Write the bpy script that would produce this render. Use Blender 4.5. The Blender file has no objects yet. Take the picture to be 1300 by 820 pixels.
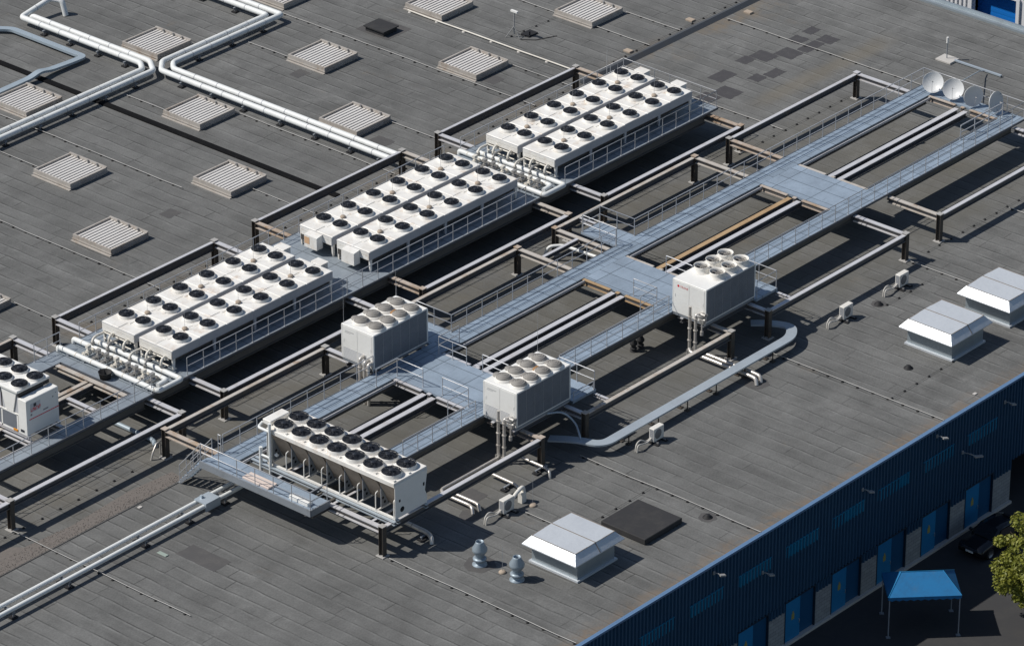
import bpy, math, random
from mathutils import Vector, Matrix
random.seed(7)
S = bpy.context.scene
COL = S.collection
R = math.radians
PI = math.pi

# ---------------------------------------------------------------- mesh helpers
class MB:
    def __init__(s): s.v=[]; s.f=[]; s.m=[]; s.sm=[]
    def add(s, vs, fs, mi=0, smooth=False):
        o=len(s.v); s.v.extend([tuple(p) for p in vs])
        for f in fs:
            s.f.append(tuple(i+o for i in f)); s.m.append(mi); s.sm.append(smooth)
        return s
    def box(s,x0,y0,z0,x1,y1,z1,mi=0):
        x0,x1=min(x0,x1),max(x0,x1); y0,y1=min(y0,y1),max(y0,y1); z0,z1=min(z0,z1),max(z0,z1)
        v=[(x0,y0,z0),(x1,y0,z0),(x1,y1,z0),(x0,y1,z0),(x0,y0,z1),(x1,y0,z1),(x1,y1,z1),(x0,y1,z1)]
        return s.add(v,[(0,3,2,1),(4,5,6,7),(0,1,5,4),(1,2,6,5),(2,3,7,6),(3,0,4,7)],mi)
    def bbox(s,x0,y0,z0,x1,y1,z1,b=.02,mi=0):
        """box with chamfered top and vertical edges"""
        x0,x1=min(x0,x1),max(x0,x1); y0,y1=min(y0,y1),max(y0,y1)
        def ring(d,e,z): return [(x0+d+e,y0+d,z),(x1-d-e,y0+d,z),(x1-d,y0+d+e,z),(x1-d,y1-d-e,z),(x1-d-e,y1-d,z),(x0+d+e,y1-d,z),(x0+d,y1-d-e,z),(x0+d,y0+d+e,z)]
        v=ring(0,b,z0)+ring(0,b,z1-b)+ring(b,b*.4,z1)
        f=[tuple(range(7,-1,-1)),tuple(range(16,24))]
        for k in (0,8):
            for i in range(8):
                j=(i+1)%8; f.append((k+i,k+j,k+8+j,k+8+i))
        return s.add(v,f,mi)
    def obox(s,c,u,w,h,mi=0):
        """box from centre c and three half-axis vectors"""
        c,u,w,h=map(Vector,(c,u,w,h))
        v=[c-u-w-h,c+u-w-h,c+u+w-h,c-u+w-h,c-u-w+h,c+u-w+h,c+u+w+h,c-u+w+h]
        return s.add(v,[(0,3,2,1),(4,5,6,7),(0,1,5,4),(1,2,6,5),(2,3,7,6),(3,0,4,7)],mi)
    def prism(s,poly,axis,a,b,mi=0):
        """poly of 2d points extruded along axis 'x','y' or 'z'"""
        n=len(poly)
        def p(q,t): return {'x':(t,q[0],q[1]),'y':(q[0],t,q[1]),'z':(q[0],q[1],t)}[axis]
        v=[p(q,a) for q in poly]+[p(q,b) for q in poly]
        f=[tuple(range(n-1,-1,-1)),tuple(range(n,2*n))]+[(i,(i+1)%n,n+(i+1)%n,n+i) for i in range(n)]
        return s.add(v,f,mi)
    def tube(s,pts,r,seg=8,mi=0,caps=True,smooth=True):
        P=[Vector(p) for p in pts]; n=len(P); rings=[]
        rr=r if isinstance(r,(list,tuple)) else [r]*n
        t0=(P[1]-P[0]).normalized()
        up=Vector((0,0,1)) if abs(t0.z)<.9 else Vector((1,0,0))
        a=t0.cross(up).normalized()
        for i in range(n):
            if i==0: t=t0
            elif i==n-1: t=(P[i]-P[i-1]).normalized()
            else:
                t1=(P[i]-P[i-1]).normalized(); t2=(P[i+1]-P[i]).normalized(); t=(t1+t2)
                t=t.normalized() if t.length>1e-6 else t1
            a=(a-t*a.dot(t)); a=a.normalized() if a.length>1e-6 else t.orthogonal().normalized()
            b=t.cross(a)
            k=1.0
            if 0<i<n-1:
                c=max(.5,(P[i]-P[i-1]).normalized().dot(t)); k=1/c
            ring=[]
            for j in range(seg):
                an=2*PI*j/seg
                d=a*math.cos(an)+b*math.sin(an)
                ring.append(P[i]+d*rr[i]*(1+(k-1)*.5))
            rings.append(ring)
        v=[p for rg in rings for p in rg]; f=[]
        for i in range(n-1):
            for j in range(seg):
                k=(j+1)%seg; f.append((i*seg+j,i*seg+k,(i+1)*seg+k,(i+1)*seg+j))
        s.add(v,f,mi,smooth)
        if caps:
            s.add(rings[0],[tuple(range(seg-1,-1,-1))],mi); s.add(rings[-1],[tuple(range(seg))],mi)
        return s
    def lathe(s,prof,c=(0,0,0),seg=16,mi=0,smooth=True,M=None):
        v=[];f=[];n=len(prof)
        for r,z in prof:
            for j in range(seg):
                an=2*PI*j/seg; p=Vector((r*math.cos(an),r*math.sin(an),z))
                if M: p=M@p
                v.append((p.x+c[0],p.y+c[1],p.z+c[2]))
        for i in range(n-1):
            for j in range(seg):
                k=(j+1)%seg; f.append((i*seg+j,i*seg+k,(i+1)*seg+k,(i+1)*seg+j))
        return s.add(v,f,mi,smooth)
    def disc(s,c,r,seg=16,mi=0):
        return s.add([(c[0]+r*math.cos(2*PI*j/seg),c[1]+r*math.sin(2*PI*j/seg),c[2]) for j in range(seg)],[tuple(range(seg))],mi)
    def ibeam(s,p0,p1,top,d=.36,w=.3,tf=.05,tw=.05,mi=0):
        """I-section along x or y, top flange at z=top"""
        (x0,y0),(x1,y1)=p0,p1
        if abs(y1-y0)<1e-6:
            for z0,z1,hw,e,q in ((top-tf,top,w/2,0,0),(top-d+tf-.002,top-tf+.002,tw/2,.002,1),(top-d,top-d+tf,w/2,0,1)):  # shade painted by colour: web and bottom flange take the dark slot
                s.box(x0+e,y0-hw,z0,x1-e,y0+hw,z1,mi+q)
        else:
            for z0,z1,hw,e,q in ((top-tf,top,w/2,0,0),(top-d+tf-.002,top-tf+.002,tw/2,.002,1),(top-d,top-d+tf,w/2,0,0)):  # only the web gets the painted shade; bottom flange stays light as if sunlit
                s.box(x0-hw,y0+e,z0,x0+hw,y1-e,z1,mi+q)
        return s

def fillet(pts,r=.3,n=5):
    P=[Vector(p) for p in pts]; out=[P[0]]
    for i in range(1,len(P)-1):
        a=P[i-1]-P[i]; b=P[i+1]-P[i]
        q=min(r,a.length*.48,b.length*.48)
        A=P[i]+a.normalized()*q; B=P[i]+b.normalized()*q
        for k in range(n+1):
            t=k/n; out.append(A*(1-t)**2+P[i]*2*t*(1-t)+B*t*t)
    out.append(P[-1]); return out

def mesh_of(mb,mats,name,loc=(0,0,0)):
    me=bpy.data.meshes.new(name); l=Vector(loc)
    me.from_pydata([(p[0]-l.x,p[1]-l.y,p[2]-l.z) for p in mb.v],[],mb.f)
    if not isinstance(mats,(list,tuple)): mats=[mats]
    for m in mats: me.materials.append(m)
    me.polygons.foreach_set('material_index',mb.m)
    me.polygons.foreach_set('use_smooth',mb.sm)
    me.update(); return me

def wloc(o):
    v=Vector((0,0,0))
    while o: v+=o.location; o=o.parent
    return v
def link(name,me,parent=None,loc=None):
    o=bpy.data.objects.new(name,me); COL.objects.link(o)
    if parent: o.parent=parent
    if loc is not None: o.location=loc
    return o
def obj(name,mb,mats,parent=None,label=None):
    """one mesh object; mesh coordinates in mb are world coordinates"""
    o=link(name,mesh_of(mb,mats,name,wloc(parent) if parent else (0,0,0)),parent)
    if label: o['label']=label
    return o
def lobj(name,mb,mats,parent=None,loc=(0,0,0)):
    """one mesh object; mb in the object's own coordinates"""
    return link(name,mesh_of(mb,mats,name),parent,loc)
def tag(o,label,cat,group=None):
    o['label']=label; o['category']=cat
    if group: o['group']=group
    return o
def thing(name,label,cat,loc=(0,0,0),group=None):
    o=bpy.data.objects.new(name,None); COL.objects.link(o); o.location=loc; o.empty_display_size=.2
    return tag(o,label,cat,group)
def solo(name,mb,mats,label,cat,group=None,loc=(0,0,0)):
    """a thing that is one mesh, world coordinates"""
    o=link(name,mesh_of(mb,mats,name,loc),None,loc)
    return tag(o,label,cat,group)
def dup(root,loc,label=None):
    kids={}
    for o in bpy.data.objects:
        if o.parent: kids.setdefault(o.parent,[]).append(o)
    def rec(o,par):
        c=o.copy(); COL.objects.link(c)
        if par: c.parent=par
        for k in kids.get(o,[]): rec(k,c)
        return c
    c=rec(root,None); c.location=loc
    if label: c['label']=label
    return c

# ---------------------------------------------------------------- materials
def nmat(name):
    m=bpy.data.materials.new(name); m.use_nodes=True
    nt=m.node_tree; b=nt.nodes['Principled BSDF']
    return m,nt,b
def N(nt,t,**kw):
    n=nt.nodes.new(t)
    for k,v in kw.items():
        if k in n.inputs: n.inputs[k].default_value=v
        else: setattr(n,k,v)
    return n
def mth(nt,op,a,b=None,c=None,clamp=False):
    n=nt.nodes.new('ShaderNodeMath'); n.operation=op; n.use_clamp=clamp
    for i,x in enumerate((a,b,c)):
        if x is None: continue
        if isinstance(x,(int,float)): n.inputs[i].default_value=x
        else: nt.links.new(x,n.inputs[i])
    return n.outputs[0]
def mix(nt,f,a,b,mode='MIX'):
    n=nt.nodes.new('ShaderNodeMix'); n.data_type='RGBA'; n.blend_type=mode
    for i,x in ((0,f),(6,a),(7,b)):
        if isinstance(x,(int,float)): n.inputs[i].default_value=x
        elif isinstance(x,(tuple,list)): n.inputs[i].default_value=(*x[:3],1)
        else: nt.links.new(x,n.inputs[i])
    return n.outputs[2]
def ramp(nt,x,a,b):
    n=nt.nodes.new('ShaderNodeMapRange'); n.inputs[1].default_value=a; n.inputs[2].default_value=b; n.interpolation_type='SMOOTHSTEP'
    nt.links.new(x,n.inputs[0]); return n.outputs[0]
def coords(nt):
    g=nt.nodes.new('ShaderNodeNewGeometry'); return g.outputs['Position']
def noise(nt,vec,scale,detail=3,rough=.6,mapscale=None):
    if mapscale:
        mp=nt.nodes.new('ShaderNodeMapping'); mp.inputs['Scale'].default_value=mapscale
        nt.links.new(vec,mp.inputs['Vector']); vec=mp.outputs[0]
    n=nt.nodes.new('ShaderNodeTexNoise'); n.inputs['Scale'].default_value=scale
    n.inputs['Detail'].default_value=detail; n.inputs['Roughness'].default_value=rough
    nt.links.new(vec,n.inputs['Vector']); return n.outputs['Fac']
def worn(name,col,col2=None,amt=.5,scale=1.2,rough=.6,metal=0.,streak=None,spec=.3,fine=6.,stretch=None):
    """paint or metal with soft dirt clouds and finer wear"""
    m,nt,b=nmat(name); p=coords(nt)
    col2=col2 or tuple(c*.6 for c in col)
    n1=noise(nt,p,scale,4,.65,stretch); n2=noise(nt,p,fine,3,.6)
    f=ramp(nt,mth(nt,'ADD',mth(nt,'MULTIPLY',n1,.7),mth(nt,'MULTIPLY',n2,.3)),.42,.72)
    c=mix(nt,mth(nt,'MULTIPLY',f,amt),col,col2)
    if streak:
        n3=noise(nt,p,.9,5,.7); c=mix(nt,mth(nt,'MULTIPLY',ramp(nt,n3,.54,.70),streak[1]),c,streak[0])
    nt.links.new(c,b.inputs['Base Color'])
    b.inputs['Roughness'].default_value=rough; b.inputs['Metallic'].default_value=metal
    b.inputs['Specular IOR Level'].default_value=spec
    return m
def crinkle(m,scale,strength):
    nt=m.node_tree; b=nt.nodes['Principled BSDF']; n=noise(nt,coords(nt),scale,3,.6); bp=nt.nodes.new('ShaderNodeBump'); bp.inputs['Strength'].default_value=strength; bp.inputs['Distance'].default_value=.05
    nt.links.new(n,bp.inputs['Height']); nt.links.new(bp.outputs[0],b.inputs['Normal']); return m
def flat(name,col,rough=.6,metal=0.,spec=.3):
    return worn(name,col,tuple(c*.8 for c in col),.5,2.,rough,metal,None,spec)

def roof_material():
    m,nt,b=nmat('roof_felt'); p=coords(nt)
    sp=nt.nodes.new('ShaderNodeSeparateXYZ'); nt.links.new(p,sp.inputs[0]); x,y=sp.outputs[0],sp.outputs[1]
    wob=noise(nt,p,.35,2,.5)
    xw=mth(nt,'ADD',x,mth(nt,'MULTIPLY',mth(nt,'SUBTRACT',wob,.5),.26))
    yw=mth(nt,'ADD',y,mth(nt,'MULTIPLY',mth(nt,'SUBTRACT',wob,.5),.3))
    xs=mth(nt,'DIVIDE',xw,.95)
    row=mth(nt,'FLOOR',xs); fx=mth(nt,'FRACT',xs)
    wn=nt.nodes.new('ShaderNodeTexWhiteNoise'); wn.noise_dimensions='1D'; nt.links.new(row,wn.inputs['W'])
    L=mth(nt,'ADD',5.2,mth(nt,'MULTIPLY',wn.outputs[0],4.6))
    u=mth(nt,'ADD',mth(nt,'DIVIDE',yw,L),mth(nt,'MULTIPLY',wn.outputs[0],37.7))
    cell=mth(nt,'FLOOR',u); fu=mth(nt,'MULTIPLY',mth(nt,'FRACT',u),L)
    wc=nt.nodes.new('ShaderNodeTexWhiteNoise'); wc.noise_dimensions='2D'
    cb=nt.nodes.new('ShaderNodeCombineXYZ'); nt.links.new(row,cb.inputs[0]); nt.links.new(cell,cb.inputs[1]); nt.links.new(cb.outputs[0],wc.inputs['Vector'])
    big=noise(nt,p,.055,5,.6); mid=noise(nt,p,.42,5,.65); fine=noise(nt,p,9.,3,.7)
    streak=noise(nt,p,.5,4,.6,(2.2,.22,1))
    val=mth(nt,'ADD',.128,mth(nt,'MULTIPLY',wc.outputs[0],.013))
    val=mth(nt,'ADD',val,mth(nt,'MULTIPLY',mth(nt,'SUBTRACT',big,.5),.05))
    val=mth(nt,'ADD',val,mth(nt,'MULTIPLY',mth(nt,'SUBTRACT',mid,.5),.115))
    val=mth(nt,'ADD',val,mth(nt,'MULTIPLY',mth(nt,'SUBTRACT',streak,.5),.085))
    val=mth(nt,'MULTIPLY',val,mth(nt,'ADD',.62,mth(nt,'MULTIPLY',fine,.76)))
    # lap seams: a dark bitumen bleed line beside a paler selvedge, broken up by wear
    wear=mth(nt,'MULTIPLY',ramp(nt,noise(nt,p,.8,3,.6),.30,.62),mth(nt,'ADD',.55,mth(nt,'MULTIPLY',ramp(nt,noise(nt,p,.075,3,.6),.36,.6),.5)))
    dk=mth(nt,'SUBTRACT',1.,ramp(nt,fx,.02,.12))
    dk2=mth(nt,'SUBTRACT',1.,ramp(nt,fu,.0,.10))
    lt=mth(nt,'MULTIPLY',ramp(nt,fx,.80,.93),mth(nt,'SUBTRACT',1.,ramp(nt,fx,.93,.99)))
    seam=mth(nt,'MULTIPLY',mth(nt,'MAXIMUM',dk,dk2),mth(nt,'ADD',.12,mth(nt,'MULTIPLY',wear,.88)))
    val=mth(nt,'MULTIPLY',val,mth(nt,'SUBTRACT',1.,mth(nt,'MULTIPLY',seam,.58)))
    val=mth(nt,'MULTIPLY',val,mth(nt,'ADD',1.,mth(nt,'MULTIPLY',mth(nt,'MULTIPLY',lt,wear),.34)))
    pond=noise(nt,p,.11,6,.62); ring=mth(nt,'SUBTRACT',1.,ramp(nt,mth(nt,'ABSOLUTE',mth(nt,'SUBTRACT',pond,.58)),.0,.03))
    val=mth(nt,'MULTIPLY',val,mth(nt,'ADD',1.,mth(nt,'MULTIPLY',ring,.10)))
    val=mth(nt,'MULTIPLY',val,mth(nt,'SUBTRACT',1.,mth(nt,'MULTIPLY',ramp(nt,pond,.56,.7),.16)))
    run=noise(nt,p,.9,5,.7,(.18,1.,1)); val=mth(nt,'MULTIPLY',val,mth(nt,'ADD',.90,mth(nt,'MULTIPLY',run,.2)))
    # the far bay was laid later and is a little paler
    far=mth(nt,'MULTIPLY',ramp(nt,x,24.,34.),mth(nt,'SUBTRACT',1.,ramp(nt,y,17.6,18.4)))
    val=mth(nt,'MULTIPLY',val,mth(nt,'ADD',1.,mth(nt,'MULTIPLY',far,.06)))
    grey=nt.nodes.new('ShaderNodeCombineColor')
    for i,k in enumerate((.985,.99,.962)): nt.links.new(mth(nt,'MULTIPLY',val,k),grey.inputs[i])
    c=grey.outputs[0]
    # silt and moss dirt: along the eaves, along the step and below the front platform
    st=noise(nt,p,.33,5,.7); fleck=noise(nt,p,1.6,4,.7)
    dist=mth(nt,'ADD',y,mth(nt,'MULTIPLY',st,2.2))
    eav=mth(nt,'MULTIPLY',mth(nt,'SUBTRACT',1.,ramp(nt,dist,-24.9,-23.4)),ramp(nt,fleck,.35,.6))
    c=mix(nt,mth(nt,'MULTIPLY',eav,.75),c,(.19,.145,.105))
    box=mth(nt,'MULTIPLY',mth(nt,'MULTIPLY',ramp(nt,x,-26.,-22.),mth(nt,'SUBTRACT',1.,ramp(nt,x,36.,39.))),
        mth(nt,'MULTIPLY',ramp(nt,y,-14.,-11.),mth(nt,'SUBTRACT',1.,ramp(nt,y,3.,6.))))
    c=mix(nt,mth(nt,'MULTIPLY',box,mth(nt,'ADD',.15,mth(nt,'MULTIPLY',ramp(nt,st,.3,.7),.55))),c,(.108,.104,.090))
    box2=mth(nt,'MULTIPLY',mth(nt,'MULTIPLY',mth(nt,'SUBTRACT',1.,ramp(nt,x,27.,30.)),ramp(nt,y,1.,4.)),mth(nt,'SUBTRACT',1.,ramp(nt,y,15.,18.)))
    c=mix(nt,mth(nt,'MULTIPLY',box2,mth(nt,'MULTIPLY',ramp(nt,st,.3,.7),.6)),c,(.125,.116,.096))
    dstep=mth(nt,'SUBTRACT',1.,ramp(nt,mth(nt,'ABSOLUTE',mth(nt,'SUBTRACT',y,17.4)),.2,2.4))
    c=mix(nt,mth(nt,'MULTIPLY',mth(nt,'MULTIPLY',dstep,ramp(nt,st,.42,.7)),.7),c,(.19,.15,.105))
    rust=ramp(nt,noise(nt,p,.16,6,.75),.60,.74)
    c=mix(nt,mth(nt,'MULTIPLY',rust,.35),c,(.17,.135,.10))
    line=mth(nt,'SUBTRACT',1.,ramp(nt,mth(nt,'ABSOLUTE',mth(nt,'SUBTRACT',mth(nt,'ADD',y,mth(nt,'MULTIPLY',st,1.5)),8.6)),.1,1.3))
    line=mth(nt,'MULTIPLY',mth(nt,'MULTIPLY',line,ramp(nt,x,31.,35.)),mth(nt,'SUBTRACT',1.,ramp(nt,x,44.,48.)))
    c=mix(nt,mth(nt,'MULTIPLY',line,.33),c,(.18,.15,.10))
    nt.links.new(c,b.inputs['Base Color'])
    b.inputs['Roughness'].default_value=.88; b.inputs['Specular IOR Level'].default_value=.22
    bp=nt.nodes.new('ShaderNodeBump'); bp.inputs['Strength'].default_value=.55; bp.inputs['Distance'].default_value=.02
    hgt=mth(nt,'ADD',mth(nt,'MULTIPLY',seam,-.6),mth(nt,'ADD',mth(nt,'MULTIPLY',fine,.35),mth(nt,'MULTIPLY',mid,1.6)))
    nt.links.new(hgt,bp.inputs['Height']); nt.links.new(bp.outputs[0],b.inputs['Normal'])
    return m

def deck_material(name,col,sx,sy,ox=0.,oy=0.):
    """steel deck plates with dark joints and scuffs"""
    m,nt,b=nmat(name); p=coords(nt)
    sp=nt.nodes.new('ShaderNodeSeparateXYZ'); nt.links.new(p,sp.inputs[0])
    def joint(c,s,o):
        f=mth(nt,'FRACT',mth(nt,'DIVIDE',mth(nt,'ADD',c,o),s))
        return mth(nt,'SUBTRACT',1.,ramp(nt,mth(nt,'MULTIPLY',f,s),.02,.07))
    j=mth(nt,'MAXIMUM',joint(sp.outputs[0],sx,ox),joint(sp.outputs[1],sy,oy))
    wn=nt.nodes.new('ShaderNodeTexWhiteNoise'); wn.noise_dimensions='2D'
    cb=nt.nodes.new('ShaderNodeCombineXYZ')
    nt.links.new(mth(nt,'FLOOR',mth(nt,'DIVIDE',mth(nt,'ADD',sp.outputs[0],ox),sx)),cb.inputs[0])
    nt.links.new(mth(nt,'FLOOR',mth(nt,'DIVIDE',mth(nt,'ADD',sp.outputs[1],oy),sy)),cb.inputs[1]); nt.links.new(cb.outputs[0],wn.inputs['Vector'])
    n1=noise(nt,p,.8,5,.65); n2=noise(nt,p,7.,3,.6)
    k=mth(nt,'ADD',mth(nt,'ADD',.78,mth(nt,'MULTIPLY',wn.outputs[0],.16)),mth(nt,'ADD',mth(nt,'MULTIPLY',mth(nt,'SUBTRACT',n1,.5),.5),mth(nt,'MULTIPLY',mth(nt,'SUBTRACT',n2,.5),.2)))
    sc=ramp(nt,noise(nt,p,2.4,5,.7,(.35,1.6,1)),.56,.72); k=mth(nt,'MULTIPLY',k,mth(nt,'SUBTRACT',1.,mth(nt,'MULTIPLY',sc,.22)))
    k=mth(nt,'MULTIPLY',k,mth(nt,'SUBTRACT',1.,mth(nt,'MULTIPLY',j,.68)))
    cc=nt.nodes.new('ShaderNodeCombineColor')
    for i in range(3): nt.links.new(mth(nt,'MULTIPLY',k,col[i]),cc.inputs[i])
    nt.links.new(cc.outputs[0],b.inputs['Base Color'])
    b.inputs['Roughness'].default_value=.5; b.inputs['Metallic'].default_value=.15
    return m

M={}
M['roof']=roof_material()
M['patch']=worn('fresh_felt',(.062,.060,.064),(.085,.083,.083),.6,1.5,.85)
M['patch_old']=worn('older_felt_patch',(.085,.083,.083),(.115,.11,.105),.7,1.,.88)
M['black_felt']=worn('black_felt',(.034,.034,.036),(.055,.053,.051),.6,1.2,.8)
M['ridge']=worn('bitumen_ridge',(.010,.010,.011),(.018,.018,.018),.6,1.2,.9,spec=.05)
M['upstand']=worn('upstand_felt',(.075,.083,.095),(.10,.095,.085),.6,.7,.75)
M['white']=worn('white_enamel',(.79,.775,.735),(.56,.51,.44),.55,1.0,.45,streak=((.52,.39,.28),.55))
M['cwhite']=worn('chiller_white',(.79,.785,.755),(.66,.645,.60),.4,.8,.42)
M['ctop']=worn('chiller_top_white',(.76,.74,.69),(.50,.43,.35),.35,1.4,.5)
M['greyside']=worn('cooler_side_grey',(.44,.45,.47),(.34,.35,.37),.5,.8,.5)
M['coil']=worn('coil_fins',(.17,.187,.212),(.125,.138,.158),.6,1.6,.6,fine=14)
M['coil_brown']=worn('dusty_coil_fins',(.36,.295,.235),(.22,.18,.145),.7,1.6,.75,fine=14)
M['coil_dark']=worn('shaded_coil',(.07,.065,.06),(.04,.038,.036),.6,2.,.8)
M['fanblack']=flat('fan_black',(.045,.05,.062),.35)
M['fanhole']=flat('fan_well',(.010,.011,.015),.7)
M['fanwire']=flat('guard_wire',(.03,.034,.044),.4,.3)
M['grill']=worn('fan_grille_grey',(.27,.258,.24),(.19,.175,.155),.7,2.5,.65,fine=18)
M['grill_rust']=worn('rusted_grille',(.34,.19,.085),(.20,.12,.06),.7,4.,.75)
M['deck1']=deck_material('deck_plate_rear',(.30,.345,.39),1.3,2.6,.2,.3)
M['deck2']=deck_material('deck_plate_front',(.31,.385,.47),1.22,.42,.1,.24)
M['deck3']=deck_material('deck_plate_platform',(.33,.405,.49),1.2,2.6,.45,.1)
M['edge']=worn('deck_edge_steel',(.13,.14,.16),(.10,.105,.11),.6,1.2,.5,.1)
M['fascia']=worn('fascia_steel',(.27,.295,.325),(.19,.20,.21),.6,1.2,.5,.2)
M['girder']=worn('girder_steel',(.135,.128,.115),(.10,.09,.078),.7,.8,.65,.1)
M['galv']=worn('galvanised_beam',(.64,.635,.65),(.50,.49,.50),.6,.7,.45,.25,streak=((.30,.20,.12),.22))
M['galv_tan']=worn('weathered_beam',(.52,.485,.44),(.36,.29,.22),.75,.6,.6,.1,streak=((.30,.17,.08),.55))
M['rust']=worn('rust_primer_beam',(.46,.40,.345),(.29,.19,.11),.95,.55,.7,0,streak=((.36,.22,.10),.75))
M['rust_strong']=worn('rust_primer_beam_strong',(.43,.30,.17),(.27,.17,.09),.8,.7,.7,0)
M['web_shade']=worn('beam_web_shade',(.115,.115,.12),(.16,.13,.10),.7,1.2,.6,.1)  # beam steel darkened to paint in the shade below the top flange
M['column']=worn('column_steel',(.075,.068,.06),(.14,.10,.07),.7,1.6,.6,.1)
M['plate']=worn('base_plate',(.42,.41,.39),(.28,.26,.24),.6,1.5,.6,.1)
M['rail']=worn('rail_steel',(.50,.51,.53),(.38,.385,.39),.5,1.,.4,.35)
M['pipe']=worn('white_lagging',(.73,.745,.73),(.58,.59,.57),.5,.8,.4,.0)
M['pipe_cream']=worn('cream_pipe_lagging',(.70,.67,.60),(.50,.45,.38),.6,1.2,.5,0)
M['pipe_alu']=worn('aluminium_lagging',(.60,.57,.53),(.42,.385,.34),.6,1.5,.35,.45)
M['valve']=worn('valve_metal',(.38,.37,.35),(.20,.19,.18),.6,3.,.45,.4)
M['foam']=worn('black_rubber',(.02,.02,.022),(.035,.034,.033),.5,2.,.7)
M['bluepipe']=worn('pale_blue_tray',(.34,.405,.455),(.26,.30,.33),.5,.8,.45,.15)
M['tray']=worn('tray_cover',(.44,.50,.55),(.34,.37,.40),.5,.6,.4,.3)
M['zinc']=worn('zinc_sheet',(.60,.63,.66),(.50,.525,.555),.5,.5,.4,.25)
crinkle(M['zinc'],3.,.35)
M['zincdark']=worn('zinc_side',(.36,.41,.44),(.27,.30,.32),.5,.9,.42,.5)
M['seal']=flat('seam_sealant',(.22,.19,.165),.7)
M['skyl']=worn('roof_vent_slats',(.66,.64,.615),(.55,.52,.49),.6,.7,.5,.1)
M['skyf']=worn('roof_vent_frame',(.44,.41,.375),(.30,.265,.225),.7,1.3,.6,.1,streak=((.26,.17,.10),.4))
M['skygap']=flat('slat_gap',(.10,.10,.10),.8)
M['cowl']=worn('cowl_blue_grey',(.30,.36,.41),(.22,.255,.28),.5,1.5,.45,.3)
M['dish']=worn('dish_white',(.62,.63,.63),(.54,.55,.55),.4,1.5,.4)
M['stone']=worn('ballast_concrete',(.40,.33,.26),(.30,.24,.19),.6,4.,.85)
M['slab']=worn('pale_slab',(.50,.48,.45),(.40,.38,.35),.6,2.,.85)
M['gravel']=worn('gravel_stones',(.168,.150,.136),(.128,.118,.109),.9,5.,.95,fine=16)
M['ac']=worn('ac_cream',(.70,.68,.63),(.58,.55,.50),.5,1.5,.5)
M['acdark']=flat('ac_grille_grey',(.20,.20,.20),.6)
M['hose']=worn('lagged_hose',(.52,.50,.46),(.40,.38,.35),.5,3.,.6)
M['red']=flat('red_print',(.66,.02,.04),.5)
M['pink']=flat('faded_red_print',(.62,.16,.15),.5)
M['greyprint']=flat('grey_print',(.25,.25,.26),.5)
M['orange']=flat('warning_orange',(.75,.30,.03),.5)
M['cable']=worn('conductor_alu',(.40,.395,.38),(.24,.235,.225),.6,.5,.5,.2)
M['cablethin']=flat('thin_conductor',(.10,.10,.10),.6)
M['holder']=flat('holder_black',(.016,.016,.017),.7)
M['cladding']=worn('navy_cladding',(.030,.085,.155),(.020,.060,.115),.5,.5,.45,spec=.4)
M['trim']=worn('blue_trim',(.115,.205,.345),(.09,.155,.27),.4,1.,.35,spec=.5)
M['window']=worn('blue_window_panel',(.012,.19,.34),(.01,.15,.28),.4,1.,.7,spec=.2)
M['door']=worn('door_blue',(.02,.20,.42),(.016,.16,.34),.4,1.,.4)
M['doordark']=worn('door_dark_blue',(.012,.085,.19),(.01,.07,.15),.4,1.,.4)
M['yellow']=flat('door_notice_yellow',(.34,.31,.10),.6)
M['frame']=flat('door_frame_dark',(.014,.03,.05),.5)
M['recess']=flat('recess_dark',(.03,.032,.036),.7)
M['asphalt']=worn('asphalt',(.045,.045,.047),(.06,.058,.056),.6,.8,.9)
M['lamp']=worn('lamp_housing',(.34,.34,.335),(.26,.26,.255),.4,4.,.4)
M['bwhite']=worn('white_facade',(.74,.75,.76),(.62,.63,.64),.4,.6,.5)
M['bblue']=worn('roller_blue',(.012,.17,.56),(.01,.14,.48),.4,.8,.35)
M['carpaint']=flat('car_black',(.010,.011,.014),.15,0,.6)
M['glass']=flat('dark_glass',(.015,.018,.022),.05,0,.7)
M['tyre']=flat('tyre_rubber',(.02,.02,.02),.8)
M['alloy']=flat('alloy_rim',(.30,.30,.31),.35,.7)
M['lens']=flat('lamp_lens',(.55,.57,.58),.1)
M['canvas']=worn('blue_canvas',(.015,.155,.36),(.02,.11,.25),.6,1.1,.7,streak=((.06,.14,.24),.3))
M['bark']=worn('bark',(.10,.075,.055),(.06,.045,.035),.6,3.,.9,stretch=(1,1,.3))
# brick plinth
def block_mat():
    m,nt,b=nmat('grey_blockwork'); p=coords(nt)
    sp=nt.nodes.new('ShaderNodeSeparateXYZ'); nt.links.new(p,sp.inputs[0]); cb=nt.nodes.new('ShaderNodeCombineXYZ')
    nt.links.new(sp.outputs[0],cb.inputs[0]); nt.links.new(sp.outputs[2],cb.inputs[1])
    br=nt.nodes.new('ShaderNodeTexBrick'); br.inputs['Scale'].default_value=1.; br.inputs['Brick Width'].default_value=.45; br.inputs['Row Height'].default_value=.22
    br.inputs['Mortar Size'].default_value=.012; br.inputs['Color1'].default_value=(.34,.35,.35,1); br.inputs['Color2'].default_value=(.27,.28,.285,1); br.inputs['Mortar'].default_value=(.18,.18,.18,1)
    nt.links.new(cb.outputs[0],br.inputs['Vector']); nt.links.new(br.outputs[0],b.inputs['Base Color']); b.inputs['Roughness'].default_value=.85
    return m
M['block']=block_mat()
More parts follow.
